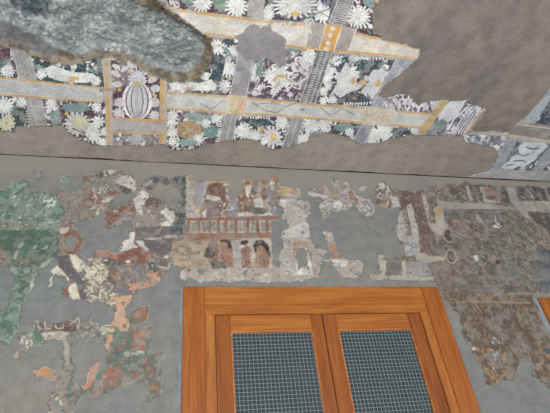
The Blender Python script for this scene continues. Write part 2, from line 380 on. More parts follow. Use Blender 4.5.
for P in ("303,104 268,226", "375,118 338,236", "440,130 404,236", "235,98 208,210"): line(P, 4, (212, 204, 192))
org(80, 55, 4.583)
vb = band("103,0 142,0 150,300 150,412 118,412 118,250", (182, 176, 168)); line("120,30 128,230 132,300 134,412", 15, GO, 0.4); line("90,160 165,155", 13, (142, 132, 130), 0.6)
band("366,40 398,70 400,412 364,412 366,300", (184, 172, 150)); line("374,60 376,300 374,412", 13, GO, 0.4)
band("145,284 396,300 396,345 140,340", (176, 172, 170), (160, 156, 156)); line("150,287 390,302", 12, GO, 0.4); line("140,350 385,360", 9, GO, 0.4)
org()
band("443,96 449,100 425,134 417,132", (184, 166, 132)); line("446,99 421,133", 1.6, (196, 160, 104))
band("482,109 489,110 468,138 461,136", (190, 176, 160)); line("484,111 464,136", 1.2, (186, 152, 120))
# right-hand strip of painting
K_main = False
right_frag = new_id('ceiling_painting', label='narrow painted ceiling strip at the far right, between bare plaster and the mural wall', cat='ceiling painting')
poly("463,135 477,131 508,131.5 517,122.7 526,116 539,101 550,88 590,40 590,195 550,186 496,184 471,181 465,177 476,174 489,171 496,161 498,151 494,147 471,143 464,141", (166, 166, 166), 0.8, new=right_frag)
panel("535,122 550,97 590,60 590,135 536,126", (72, 80, 96), 30)
panel("464,134 508,135 506,150 464,143", (112, 116, 126), 24, (WH, LV, (150, 166, 176)))
fl = panel("517,141 548,143.5 556,150 531.5,170 494,169 506,155", (78, 92, 108), 14)
panel("541,171 556,154 590,154 590,176", (90, 100, 114), 20)
org(430, 90, 4.583)
for t in ("400,260 430,235 470,240 520,238 545,255 520,275 500,300 480,320 440,345 400,350 380,362 320,358 340,335 360,325 375,300 410,290",): poly(t, (202, 210, 214), 0.5)
for P in ("400,290 430,300 455,290", "380,325 420,320 440,330", "345,345 380,340", "440,260 470,270 500,262"): line(P, 6, (84, 98, 112))
poly("350,290 395,258 405,270 385,300 345,315", (84, 100, 116), 0.4); poly("490,300 530,270 540,285 480,330", (100, 112, 124), 0.4)
org()
band("526,116 539,101 552,86 590,40 590,56 552,96 536,122", (156, 164, 170), (172, 178, 182)); band("514,122 536,123 590,130 590,146 550,141 509,136 508,131", (134, 130, 130), (150, 144, 140))
band("506,139 517,141 500,169 489,170 498,158", (146, 154, 162), (164, 170, 176)); band("547,148 590,120 590,150 556,154 541,171 531,171", (152, 158, 166), (168, 172, 176))
band("489,170 590,171 590,195 496,184 471,181 465,177 476,174", (160, 162, 164), (176, 176, 176))
line("477,132.5 508,135 550,141 590,147", 2.4, (190, 178, 156), 0.5); line("517,123.5 550,128 590,133", 1.6, (188, 178, 162), 0.5); line("466,177 480,178.5 497,181", 4, (176, 166, 150), 0.8)
# repairs in bare cement
rep = new_id('cement_repair', label='large smooth bare grey-brown cement area filling the upper right of the ceiling', cat='plaster repair', group='cement repairs in the ceiling')
_R = "392,-25 380,0 373,10 372,20 376,33 383,39.5 401,43 410,46 418,48 419,55 414,61 405,69 390,80 381,88 378,96 387,97 401,93 409,96 415,102.5 418,106 425,102.5 430,101 441,99 447,100 467,100 480,106 488,109.6 485,114 473,128 477,132 508,131.5 517,122.7 526,116 539,101 550,88 590,40 590,-25"
sl, ins = K.mask(pts(_R), 0.9); q = K.pid[sl]; ins &= (q == 0); q[ins] = rep; K.col[sl][ins] = lin((136, 128, 122))
mott(_R, [(124, 117, 112), (131, 122, 115), (137, 126, 117)], 90, 1, 0.9, alpha=0.0)
m_ = K.pid == rep; n_ = K.noise(80, 1)[m_][:, None]; K.col[m_] = lin((120, 114, 111)) * (1 - n_) + lin((136, 127, 119)) * n_
cl = new_id('cement_repair', label='small star-shaped grey cement patch set into the floral ceiling painting', cat='plaster repair', group='cement repairs in the ceiling')
poly("234,35 243,32 249,24 256,22 260,28 269,25 272,30 280,34 286,38 286,50 287,63 280,68 274,62 267,57 255,60 243,58 235,49 238,42", (142, 140, 142), 0.8, new=cl)
# bare rock
OUT = [(-40, 30), (-40, 38), (0, 46), (15, 49), (35, 56), (50, 62), (68, 66), (80, 63.5), (90, 60), (105, 57), (118, 59), (130, 62.5), (142, 70), (150, 76), (170, 81.5), (185, 83), (198, 78), (208, 66), (213, 53), (211, 38), (198, 29), (186, 22), (172, 12), (160, 2), (150, -8), (140, -25), (-40, -25)]
INN = [(-40, 14), (0, 22), (15, 29), (36, 38), (51, 47), (71, 56), (84, 57.5), (93, 54), (105, 50), (122, 53), (140, 62), (152, 69), (170, 74.5), (188, 73.5), (200, 65), (206, 51), (203, 37), (190, 29), (175, 20.5), (165, 14), (150, 10), (135, 2), (118, -6), (100, -25), (-40, -25)]
rock = new_id('bare_rock_patch', label='rough blue-grey bare rock in an irregular hole of the ceiling plaster', cat='rock patch', mat='rock')
rim = new_id('broken_plaster_edge', parent=rock, label='brown broken plaster edge around the bare rock', mat='rock')
poly(OUT, (118, 108, 94), 0.8, new=rim)
mott(OUT, [(102, 94, 82), (122, 112, 98), (138, 126, 110)], 16, 2, 0.8, new=rim)
mott("-40,14 0,22 15,29 36,38 51,47 60,52 50,58 30,50 12,43 -40,32", [(112, 116, 118), (128, 128, 126), (106, 106, 104)], 12, 5, 1.2, new=rim)
mott(INN, [(112, 124, 132), (136, 148, 154), (150, 160, 166), (178, 188, 194), (134, 146, 152)], 7, 1, 1.0, new=rock)
mott(INN, [(112, 124, 132), (134, 146, 154), (146, 156, 162), (158, 168, 174), (122, 132, 140)], 26, 2, 1.0, new=rock, alpha=0.5)
el(28, 9, 17, 11, (74, 88, 98), 15, 4); mott(ell(28, 9, 13, 8, 15), [(60, 74, 84), (96, 110, 120)], 7, 9, 4, alpha=0.8)
for cx, cy, rx, ry in ((42, 24, 13, 7), (100, 28, 14, 8), (125, 38, 14, 8), (60, 5, 12, 5), (150, 40, 12, 9), (85, 45, 12, 6), (12, 12, 6, 8)):
    mott(ell(cx, cy, rx, ry), [(170, 182, 188), (200, 208, 212), (140, 152, 158)], 5, 6, 3, alpha=0.6)
scat("0,0 150,0 200,40 190,70 130,55 60,50 0,20", [(206, 214, 218), (92, 106, 116), (110, 122, 132), (196, 206, 212)], 420, 1.7, 0.6, 30, 90)
mott("8,-6 44,-4 52,6 44,18 30,22 16,14 8,6", [(58, 72, 82), (84, 98, 108), (66, 80, 90), (112, 124, 134)], 6, 9, 3, alpha=0.75); mott("110,20 135,30 150,50 130,46 112,34", [(90, 104, 114), (130, 142, 150)], 8, 9, 3, alpha=0.4)
mott("196,28 212,38 214,55 208,68 198,80 190,82 200,64 205,50 202,37", [(100, 90, 72), (112, 102, 84)], 12, 9, 1, alpha=0.7); mott("140,-8 160,-2 172,10 186,20 204,34 202,38 186,28 168,18 150,10", [(92, 84, 70), (106, 98, 82)], 12, 9, 1, alpha=0.7)

# ================================================================== WALL MURAL
K = WC; org()
def frag(t, cols, label, cell=9, k=0, r=1.2, name='mural_fragment', cat='wall painting'):
    i = new_id(name, label=label, cat=cat, group='wall painting fragments'); mott(t, cols, cell, k, r, new=i); return i
def part(name, t, col, parent, r=0.6, label=None):
    i = new_id(name, parent=parent, label=label); poly(t, col, r, new=i, over=False); return i
GR1, GR2, GR3 = (88, 118, 106), (104, 130, 118), (132, 148, 136)
TH = (196, 188, 168); RU = (128, 82, 68); OR = (184, 126, 92); MV = (108, 98, 98); DKW = (80, 84, 84)
A = frag("-30,190 0,192 8,184 18,182 28,183 27,193 40,193 54,195 60,203 65,213 60,222 57,236 57,252 50,264 38,270 37,285 30,293 26,296 22,308 17,332 12,343 -30,345 -30,310 0,310 8,304 12,295 14,284 11,268 6,262 -30,268", [GR1, GR2, GR1, GR3], 'green painted mural area at the far left edge, with pale leaf strokes')
org(0, 160, 5.5)
mott("0,200 120,140 300,190 350,260 330,330 240,360 0,360", [(126, 138, 128), GR2, (140, 150, 142), GR1], 12, 4, 1.5)
mott("0,330 160,340 300,350 200,412 0,412", [(136, 128, 116), GR3, (120, 118, 108), (150, 146, 136)], 7, 6, 1.2)
for P in ("60,215 100,150 150,130", "200,320 240,270 260,250", "190,390 260,345 320,340"): line(P, 14, (146, 162, 150), 0.8)
scat("60,190 300,190 300,300 60,290", [(196, 200, 194), (150, 166, 156), (90, 100, 98)], 40, 12, 3, -40, 30); scat("240,195 300,195 300,260 240,250", [(208, 210, 208)], 14, 14, 4, -30, 40); scat("0,300 330,290 330,400 0,400", [(190, 190, 180), (130, 112, 98), (82, 104, 96)], 70, 9, 4, 0, 60)
fk = new_id('paint_fleck', label='oval green paint fleck on bare plaster, the one nearer the left edge', cat='paint fleck', group='green paint flecks'); el(208, 80, 22, 28, (112, 140, 124), new=fk, r=1.5)
fk = new_id('paint_fleck', label='round green paint fleck on bare plaster, just left of the brown mural area', cat='paint fleck', group='green paint flecks'); el(362, 108, 20, 18, (118, 142, 130), new=fk, r=1.5)
org(0, 230, 5.5)
mott("0,0 310,0 312,140 260,150 60,150 0,120", [(78, 106, 94), (88, 116, 102), (80, 100, 92)], 10, 8, 1)
mott("60,150 250,140 270,190 200,215 80,210", [(120, 118, 104), (104, 118, 104), (96, 100, 92)], 7, 3, 1.2)
for t in ("75,160 85,115 105,115 90,165", "95,95 125,65 130,80 105,105", "175,100 200,80 210,95 185,108", "230,105 265,85 262,103 240,112", "200,215 240,180 275,160 280,178 230,215"): poly(t, (158, 168, 150), 0.7)
poly("158,335 170,285 190,260 200,275 190,320", TH, 0.7); scat("90,200 180,190 200,330 100,330", [(92, 84, 84), (104, 126, 112), (76, 106, 92)], 30, 14, 5)
mott("-20,110 45,110 48,190 -20,195", [(136, 104, 92), (170, 160, 148), (120, 92, 82)], 5, 2, 1.4, new=A)
org()
B = frag("83,178 92,173 108,170 124,171 135,177 139,187 144,181 157,175 170,178 186,175 186,262 174,264 168,269 164,274 159,283 153,288 136,290 134,297 130,302 100,302 85,302 71,301 60,291 69,283 65,275 54,275 52,288 48,286 53,268 55,257 57,236 60,224 69,214 64,205 56,194 73,193 82,188", [(124, 116, 108), (150, 140, 126), (104, 92, 86), (134, 112, 98)], 'brown and cream mural area with large figure shapes, left of the orange palace scene', 8, 1)
for t in ("74,224 86,219 102,221 107,229 119,224 130,219 132,230 125,243 117,252 97,250 91,257 86,263 79,254 82,246 81,235 74,228", "114,196 135,193 132,202 117,207 106,210 112,201", "150,191 163,185 179,187 181,202 175,207 163,205 153,195", "40,268 50,266 47,285 38,300 30,296", "92,218 104,212 108,222 96,222"):
    poly(t, None, 1.4, new=0)
org(90, 160, 5.5)
for t, c in (("0,100 130,80 250,90 260,190 130,150 60,200 0,170", (122, 122, 110)), ("150,140 240,150 245,195 180,185", DKW), ("30,82 100,68 110,90 40,98", (84, 84, 74)), ("95,150 150,160 140,215 100,190", RU), ("0,175 48,170 40,245 0,240", RU), ("160,260 250,235 278,270 240,300 160,288", RU), ("75,280 160,300 170,330 100,360 40,340", RU), ("215,330 250,318 245,412 215,412", RU), ("50,355 100,350 100,395 60,390", (120, 90, 80)), ("170,95 220,88 252,130 250,175 200,150 140,128", (192, 188, 172)), ("100,60 140,55 142,75 105,75", TH), ("50,225 110,205 112,230 60,238", TH), ("235,210 290,165 320,185 320,225 285,260 290,310 262,290", (196, 192, 178)), ("300,110 360,90 420,80 445,150 390,125 340,165 310,160", (86, 92, 92)), ("445,92 522,82 524,412 430,412 440,370 485,330 480,270 512,240 490,150", (76, 84, 84)), ("300,130 345,105 335,135 310,145", (176, 172, 160))):
    poly(t, c, 1.3)
mott("200,290 370,280 380,412 180,412", [(126, 114, 108), (158, 146, 132), (104, 92, 90), (140, 128, 118)], 6, 5, 1.2)
f1 = part('painted_figure', "235,210 290,165 320,185 345,205 380,240 460,285 466,335 430,372 380,355 370,412 250,412 262,300 262,260", (134, 122, 114), B, 1.0)
poly("235,210 290,165 320,185 320,225 285,260 290,310 262,290", (196, 192, 178), 0.9); el(340, 242, 40, 36, (112, 88, 84), r=1); el(205, 325, 24, 13, (124, 150, 176)); poly("385,285 420,265 460,285 468,330 430,372 378,355 425,332", (200, 196, 184), 1)
scat("0,60 250,60 280,300 30,340", [TH, (92, 80, 74), (150, 136, 118), RU, (172, 166, 150)], 120, 9, 4); scat("260,200 470,240 440,412 250,412", [TH, (92, 84, 84), (150, 140, 130)], 60, 8, 3); scat("0,180 60,170 80,300 0,320", [TH, (176, 160, 136), RU], 30, 10, 5)
scat("440,90 522,90 522,400 440,400", [(96, 104, 100), (62, 68, 70), (110, 110, 100)], 30, 12, 6)
org(90, 230, 5.5)
poly("250,-10 440,-20 450,110 400,150 310,115 250,60", (104, 94, 96), 1.2)
for t, c in (("20,108 60,105 160,140 240,150 170,185 40,150", (162, 106, 76)), ("150,140 260,100 352,145 300,188 165,188", (126, 80, 68)), ("60,150 160,165 170,200 60,190", DKW), ("315,165 380,190 362,232 318,220", (70, 78, 80)), ("180,190 300,185 300,290 190,270", (112, 108, 104)), ("80,250 190,255 200,310 100,300", (104, 92, 88)), ("90,315 240,325 210,365 140,350", (104, 104, 118))): poly(t, c, 1.1)
scat("300,180 460,130 460,230 380,230", [(128, 118, 104), (98, 88, 86), (160, 150, 132)], 40, 9, 4)
f2 = part('painted_figure', "150,122 155,105 215,18 245,15 250,70 320,112 350,145 290,180 180,180 160,150", (126, 80, 68), B, 0.9)
poly("150,122 155,105 215,18 245,15 240,78 265,98 200,115", (200, 196, 184), 0.9); poly("250,60 290,62 325,118 300,115", (192, 188, 176), 0.8)
el(210, 175, 14, 8, TH)
line("300,55 400,45 430,38 500,42", 8, (176, 172, 160), 1.2); line("420,30 510,30", 7, (150, 150, 140), 1.2); el(410, 172, 34, 32, (112, 98, 96), r=1); el(420, 150, 14, 8, TH); line("380,200 430,215 440,180", 8, TH)
for t in ("310,240 415,232 402,280 340,287", "210,300 290,283 375,295 350,326 215,332", "125,385 235,362 222,420 120,420"): poly(t, (190, 134, 98), 1.1)
scat("80,200 240,210 250,290 80,260", [(176, 136, 104), (130, 100, 82), (112, 104, 98)], 26, 26, 5, 25, 18)
scat("0,140 90,170 110,412 0,412", [(204, 196, 166), (196, 186, 156), (120, 104, 96), (206, 200, 178)], 150, 14, 4, 45, 90); scat("60,300 150,330 120,400 60,390", [(196, 190, 160), (120, 110, 100)], 40, 14, 4)
line("262,195 262,300", 8, (132, 132, 150)); scat("200,180 400,200 380,330 200,330", [(160, 122, 98), (94, 88, 88), (180, 160, 134)], 50, 8, 4)
org(0, 230, 5.5)
el(392, 70, 66, 68, (132, 92, 72), r=1.2); el(392, 70, 30, 40, None, new=0, r=1.2); scat("325,10 460,10 460,130 325,130", [(150, 104, 78), (110, 76, 64)], 24, 10, 5)
poly("330,-10 380,-15 372,15 350,28 328,15", (190, 178, 158), .9); poly("312,0 335,30 325,130 312,150", (74, 86, 86), 1)
horse = part('painted_banner', "315,150 380,140 412,225 485,300 485,385 440,392 420,300 380,255 300,190", (92, 86, 92), B, 0.8)
for t in ("385,135 425,140 465,190 520,228 560,232 560,280 470,262 412,212", "258,318 268,240 310,188 352,238 385,270 372,288 322,245 292,260 286,312", "375,312 420,288 442,385 378,388"): poly(t, (202, 194, 168), 0.8)
poly("320,335 365,320 385,360 340,368", RU, .9); poly("300,255 360,250 362,285 320,280", (92, 66, 62), 1); scat("440,180 550,230 550,400 480,400", [(204, 196, 166), (116, 104, 98), (190, 180, 150), (92, 86, 86)], 90, 12, 4); poly("490,130 550,125 560,160 500,160", (150, 98, 70), 1); poly("480,125 500,130 505,170 485,165", TH, .8)
org()
C1 = frag("17,349 17,338 23,334 33,333 33,325 35,320 55,323 70,321 79,316 81,324 88,321 100,324 100,337 84,341 73,337 69,340 73,365 70,378 78,386 84,392 75,405 62,440 46,440 48,400 53,393 58,386 50,379 40,377 37,373 42,368 48,370 57,372 63,366 62,350 62,341 45,341 40,345 30,350 20,351", [(126, 122, 114), (146, 140, 128), (108, 104, 98)], 'small T-shaped mural remnant with cream and maroon paint, low at the far left', 6, 2)
org(0, 290, 5.5)
poly("185,172 300,188 395,172 425,180 420,232 220,232", (102, 76, 74), .9); poly("225,236 382,232 350,276 255,280", (178, 170, 152), .9); poly("168,225 205,222 248,290 185,292", (82, 116, 98), .9); line("355,260 365,330 372,412", 24, (166, 158, 146), 1.0)
for P in ("200,175 225,222", "245,180 250,215 280,215", "300,190 320,220 345,212 350,185", "385,195 435,150 428,215"): line(P, 7, (196, 188, 172), .8)
scat("95,240 185,240 175,325 95,325", [(206, 204, 192), (100, 96, 92), (196, 194, 180)], 40, 9, 4); scat("440,175 550,190 550,270 440,270", [(180, 170, 138), (110, 100, 92)], 34, 9, 4)
org(20, 338, 3.4375)
poly(ell(80, 120, 30, 14, 10), (182, 132, 66), 1.2, new=C1); poly("105,125 130,135 120,150 100,140", OR, 1.0); scat("95,180 150,180 150,258 95,258", [OR, GR1, TH, (120, 108, 100)], 30, 8, 4); scat("130,110 200,130 220,190 140,250", [GR1, (104, 110, 102), (140, 110, 96)], 40, 9, 4)
fk = new_id('paint_fleck', label='tiny tan paint fleck alone on grey plaster near the bottom left corner', cat='paint fleck'); el(-8, 65, 14, 9, (156, 148, 124), new=fk, r=1.2)
org()
C2 = frag("103,300 110,292 133,295 131,304 127,305 126,314 132,317 137,308 148,306 148,321 136,325 134,328 150,328 150,339 148,346 150,352 161,353 165,358 160,362 158,366 163,385 161,394 150,403 145,402 148,394 148,382 138,381 120,388 105,393 95,396 88,391 82,392 88,372 98,362 105,365 107,352 104,340 110,332 99,336 99,327 110,325 116,314 110,306", [(84, 110, 98), (112, 112, 100), (140, 96, 78), (98, 118, 106)], 'peach, rust and green mural remnant running down toward the window frame, lower left', 8, 3)
org(90, 290, 5.5)
fp = part('painted_figure', "110,45 232,30 225,78 200,82 192,130 215,180 210,230 170,228 160,190 135,200 128,250 98,345 84,300 118,210 140,140 150,90", (196, 148, 112), C2, .9); el(190, 200, 14, 14, (96, 98, 92))
poly("225,150 262,100 322,92 318,165 250,175", (142, 98, 78), 1); poly("240,215 330,212 330,265 300,320 290,360 220,290", (150, 98, 76), 1)
scat("50,190 130,190 110,250 55,245", [(204, 196, 164), (190, 180, 146)], 26, 12, 4, 40, 50); scat("70,20 150,20 140,90 80,80", [(204, 198, 166), (140, 128, 108)], 30, 14, 4); scat("120,210 390,250 380,400 100,400", [(80, 112, 98), (152, 102, 80), (120, 116, 104), (92, 120, 106)], 90, 12, 6); scat("200,320 290,340 280,360 200,362", [(176, 176, 150)], 10, 14, 5, 0, 20)
org(20, 338, 3.4375)
poly("245,85 285,82 270,120 235,175 215,180 225,130", (192, 132, 96), .9); poly("300,100 350,100 345,150 280,170 285,140", (146, 98, 80), 1); poly("285,60 290,100 260,170 245,175", (84, 116, 100), .9); scat("250,150 430,110 430,150 250,200", [(128, 104, 94), (150, 110, 92)], 40, 10, 4, -15, 20); scat("420,60 500,90 490,210 430,220", [(176, 114, 82), (140, 96, 80), (112, 106, 98)], 30, 8, 5)
# palace scene
org()
D = frag("186,176 192,176 193,182 206,181 228,182 232,187 228,195 230,201 240,194 245,185 242,180 250,179 256,184 262,180 275,175 281,178 281,208 277,222 271,222 271,238 273,262 278,269 292,270 300,275 295,281 283,283 262,283 245,281 230,284 215,281 200,283 190,279 183,281 178,277 180,271 184,268 174,267 171,255 173,242 184,241 186,232", [(176, 166, 152), (154, 138, 122), (186, 178, 168)], 'palace scene above the window: painted people over a red-brown balustrade', 6, 1, 0.8)
org(180, 165, 5.5)
mott("100,90 540,60 550,300 40,300", [(150, 116, 96), (172, 160, 148), (120, 84, 72), (186, 180, 176)], 5, 3, .6)
pl = part('painted_pillar', "34,60 72,60 76,240 110,250 110,295 34,295", (180, 172, 168), D, .4); el(55, 70, 16, 9, (204, 150, 84)); scat("36,80 74,80 74,290 36,290", [(160, 150, 148), (192, 170, 140), (150, 156, 172), (196, 192, 186)], 26, 8, 4); el(95, 238, 22, 12, (200, 152, 80)); el(60, 258, 20, 9, (132, 150, 180))
poly("78,120 140,88 152,110 112,235 85,230", (154, 158, 172), .5); line("145,95 115,235", 6, (190, 192, 198), .4)
f = part('painted_figure', "150,130 165,95 230,95 250,140 245,190 262,220 240,295 150,295 140,200", (126, 92, 82), D, .5)
el(190, 130, 32, 30, (120, 74, 58)); line("150,105 200,92 250,98 290,108", 12, (200, 152, 88), .6); poly("148,165 215,178 225,195 180,202 145,190", (206, 200, 192), .5); mott("150,205 210,205 205,295 150,295", [(130, 112, 118), (104, 84, 88), (150, 134, 136)], 4, 2, .4); scat("210,200 270,210 265,295 210,295", [(196, 190, 182), (150, 120, 104), (170, 168, 172)], 24, 8, 5); poly("125,245 145,245 140,295 125,295", (204, 202, 200), .4)
f = part('painted_figure', "320,165 345,140 375,150 405,190 400,250 345,262 318,230", (136, 92, 72), D, .5); el(335, 160, 20, 16, (186, 122, 76)); el(370, 215, 30, 22, (150, 104, 82)); scat("320,170 400,170 400,260 320,260", [(112, 74, 62), (176, 140, 116), (196, 184, 172)], 22, 8, 4)
poly("290,195 312,195 316,280 280,280", (124, 142, 178), .5); el(288, 238, 14, 16, (170, 186, 214))
poly("355,118 395,118 385,165 375,185 362,165", (208, 204, 198), .4); el(368, 98, 34, 17, (196, 150, 92)); el(345, 100, 10, 16, (200, 196, 190)); el(372, 100, 14, 12, (150, 96, 66)); el(405, 150, 18, 20, (122, 100, 90))
f = part('painted_figure', "430,110 445,80 475,85 485,130 480,200 505,270 450,280 405,235 405,195 440,180", (176, 160, 150), D, .5); el(460, 92, 22, 20, (190, 140, 86)); el(462, 98, 10, 10, (140, 92, 70)); poly("405,190 450,180 455,240 415,235", (208, 206, 204), .5); el(465, 160, 20, 34, (134, 96, 80)); line("478,130 500,200 515,280", 16, (130, 144, 174), .6)
f = part('painted_figure', "485,75 520,58 545,70 552,180 530,250 505,190 500,130", (160, 128, 110), D, .5); el(510, 72, 24, 18, (182, 130, 86)); poly("495,90 520,95 520,150 500,140", (208, 206, 202), .4); scat("500,100 550,100 550,270 510,270", [(190, 184, 184), (126, 90, 76), (140, 150, 176)], 24, 8, 5)
poly("380,245 430,235 485,245 470,275 400,270", (104, 108, 100), .6); poly("310,268 400,262 405,280 330,292", (208, 206, 202), .5); poly("430,282 490,262 508,272 495,290 440,292", (206, 204, 200), .5)
bal = part('painted_balustrade', "30,292 550,280 552,312 505,312 502,395 30,400", (158, 152, 142), D, .3)
mott("30,312 505,312 502,370 30,370", [(150, 146, 138), (172, 168, 158), (134, 128, 120)], 5, 3, .3); poly("30,294 550,282 550,302 500,306 300,308 30,308", (150, 98, 80), .5); line("30,312 500,312", 4, (190, 180, 168), .5); poly("30,376 502,372 502,402 30,405", (158, 104, 82), .6); line("30,372 500,370", 6, (200, 194, 184), .6)
for x in (36, 100, 158, 205, 243, 300, 366, 420, 470): poly([(x, 306), (x + 15, 306), (x + 15, 374), (x, 374)], (148, 92, 74), .5)
for x in (60, 115, 175, 225, 270, 325, 340, 385, 440): line([(x, 312), (x, 368)], 5, (186, 182, 170), .4)
org(170, 225, 5.5)
mott("10,88 210,85 200,240 20,240", [(180, 162, 132), (158, 134, 110), (192, 178, 150), (146, 120, 100)], 9, 5, 1); mott("85,65 390,55 385,85 85,92", [(158, 112, 82), (176, 134, 100), (140, 96, 76)], 8, 3, .6)
mott("385,80 560,80 560,245 385,245", [(196, 186, 178), (186, 170, 160)], 6, 3, .4); poly("340,100 392,85 392,215 345,215", (168, 168, 174), .4); scat("340,100 392,100 392,210 345,210", [(140, 142, 160), (196, 194, 194)], 26, 5, 3)
f = part('painted_figure', "212,100 250,88 270,110 268,190 240,200 185,178", (138, 104, 84), D, .5); el(240, 108, 26, 20, (146, 116, 96)); poly("200,125 230,122 250,160 235,178 182,176", (84, 80, 72), .5)
f = part('painted_figure', "275,85 335,82 345,150 348,235 300,235 268,190 278,150", (164, 112, 82), D, .5); poly("275,84 335,82 337,130 320,132 315,100 280,96", (62, 56, 54), .3); el(296, 112, 18, 18, (170, 118, 90)); line("280,160 300,200 340,215", 6, (128, 82, 64)); poly("212,200 260,198 305,212 308,252 235,242", (88, 84, 82), .5); el(230, 206, 12, 5, (120, 116, 112))
f = part('painted_figure', "392,130 430,115 448,140 440,165 455,240 395,245", (158, 112, 92), D, .4); el(420, 140, 30, 20, (146, 98, 80)); el(408, 98, 24, 13, (66, 60, 62), -10); scat("395,160 455,160 455,240 395,240", [(132, 88, 72), (190, 168, 150), (112, 86, 86)], 20, 7, 3)
f = part('painted_figure', "458,110 475,88 510,85 540,110 555,160 540,245 455,245 470,180", (172, 118, 94), D, .3); poly("456,112 472,88 508,84 535,105 552,150 556,175 535,160 520,130 500,112 486,122 480,150 466,160", (48, 46, 52), .25); el(494, 142, 20, 26, (176, 124, 102)); line("490,175 520,200 515,240", 5, (124, 80, 66)); line("470,200 500,225", 5, (130, 88, 72)); el(478, 225, 14, 10, (190, 150, 124))
ld = part('painted_ledge', "45,246 560,240 700,250 720,300 620,330 500,330 400,320 330,335 250,320 170,335 110,305 60,310 40,290", None, D, 1); mott("45,246 560,240 700,250 720,310 620,330 500,330 400,320 330,335 250,320 170,335 110,305 60,310 40,290", [(172, 166, 156), (158, 150, 140), (184, 178, 170)], 8, 4, 1); scat("60,255 700,255 700,310 60,310", [(130, 120, 110), (196, 192, 186), (150, 128, 110)], 60, 5, 3); el(105, 250, 12, 8, (110, 108, 104)); el(70, 275, 22, 20, (196, 190, 182), r=1)
org()
for t in ("252,183 258,186 257,192 253,192",): poly(t, None, .8, new=0)
E_ = frag("270,176 278,176 281,185 294,189 300,189 303,195 297,200 308,201 311,212 306,218 308,225 311,241 315,249 324,250 333,258 330,262 322,262 318,278 303,281 296,281 279,270 279,256 284,245 281,238 283,230 289,222 283,220 281,208 281,180", [(172, 166, 158), (154, 148, 142), (182, 178, 172), (160, 146, 132)], 'pale cream mural remnant with an arched hole, right of the palace scene', 5, 2, 1)
org(270, 165, 5.5)
poly("28,240 70,232 80,270 58,290 28,275", None, 1, new=0); poly("40,320 100,330 92,350 60,385 30,395", None, 1, new=0)
poly("45,165 60,130 110,130 165,150 130,160 60,160", (196, 152, 96), .7); line("50,175 140,185", 5, (140, 106, 84), .6); poly("55,190 90,195 85,235 50,232", (204, 202, 198), .6); scat("90,190 220,200 220,400 90,400", [(190, 186, 182), (140, 132, 126), (160, 150, 140), (150, 140, 130)], 90, 7, 2.5); line("130,215 190,245 200,230", 7, (130, 112, 100), .8); poly("70,372 190,310 220,340 225,400 70,400", (188, 184, 178), .8)
org(260, 225, 5.5)
scat("110,60 280,60 300,290 110,290", [(184, 180, 172), (150, 142, 132), (130, 120, 110)], 70, 8, 3); poly("180,100 215,85 260,90 265,130 235,118 200,130 190,200 180,190", (158, 130, 106), .7); poly("198,135 215,125 240,122 258,160 255,235 232,225 215,250 205,200 196,180", None, .5, new=0)
for t in ("198,185 215,195 222,240 262,250 262,200 275,200 292,265 290,275 205,275",): poly(t, (204, 200, 190), .6)
scat("265,130 380,160 300,290 270,280", [(160, 148, 136), (146, 132, 118), (172, 164, 154)], 30, 10, 3, 60, 30)
org()
F_ = frag("307,192 314,187 317,192 324,196 323,185 326,187 330,193 341,194 332,185 329,179 333,177 337,179 340,189 346,190 343,182 348,181 352,189 357,196 363,198 370,199 374,205 375,209 372,219 368,218 359,211 354,201 352,207 348,211 343,210 337,212 330,210 328,218 321,218 319,205 324,199 314,198 308,196", [(168, 160, 154), (186, 182, 178), (140, 126, 116)], 'small scrap of painted figures high on the wall above the bare grey plaster', 5, 4, .8)
org(270, 165, 5.5)
scat("270,150 460,150 460,260 270,260", [(204, 202, 200), (150, 130, 114), (128, 110, 102), (190, 186, 182)], 60, 8, 3.5)
part('painted_figure', "425,150 440,140 480,190 490,215 470,215 440,190", (146, 94, 74), F_, .4); part('painted_figure', "287,112 310,118 322,160 300,168", (196, 150, 92), F_, .4); line("320,170 390,175", 8, (186, 140, 92), .6); line("345,185 385,190", 10, (150, 104, 84)); el(370, 225, 26, 24, (200, 198, 194)); line("208,160 260,165 300,178", 10, (190, 186, 182), .5); el(350, 85, 10, 12, (120, 118, 114)); scat("490,180 550,200 550,280 490,230", [(190, 186, 186), (132, 112, 106), (120, 126, 146)], 30, 8, 3.5, 40, 30)
F2_ = new_id('mural_fragment', label='very small pale mural chip beside the scrap of painted figures', cat='wall painting', group='wall painting fragments')
poly("475,130 515,112 530,120 522,138 495,148", (172, 172, 168), .8, new=F2_)
org()
G = frag("322,232 333,233 334,242 337,252 341,258 348,261 360,260 364,266 362,273 358,278 347,279 340,275 333,267 327,258 333,256 328,248 326,240", [(164, 150, 134), (148, 136, 122), (176, 168, 156)], 'small mural scrap shaped like a bird just above the window head, on bare grey plaster', 5, 1, .8)
org(260, 225, 5.5)
poly("375,95 402,100 440,172 435,185 390,182", (166, 116, 82), .6); poly("392,188 440,195 485,205 470,232 420,232 398,215", (206, 200, 190), .6); scat("345,40 400,45 400,90 350,90", [(184, 176, 160), (120, 112, 104), (178, 182, 190)], 16, 6, 3); line("450,285 550,282", 8, (182, 172, 158), .8)
org()
H = frag("374,195 377,183 383,181 389,186 391,192 397,190 415,192 424,188 426,192 433,185 438,184 440,191 447,185 452,183 458,186 466,182 471,184 500,186 550,187 590,190 590,300 562,296 548,292 536,292 533,300 438,300 436,285 425,282 384,280 370,280 369,274 377,272 378,265 376,254 380,252 387,257 401,259 404,256 403,248 396,234 391,230 399,225 397,219 401,211 392,208 383,208 375,203", [(112, 98, 88), (130, 116, 104), (94, 84, 78), (144, 130, 116)], 'large smoke-darkened mural area with crowded figures and cream beams, upper right', 7, 3, 1.1)
org(360, 165, 5.5)
poly("95,250 225,238 200,300 100,300", None, 1, new=0)
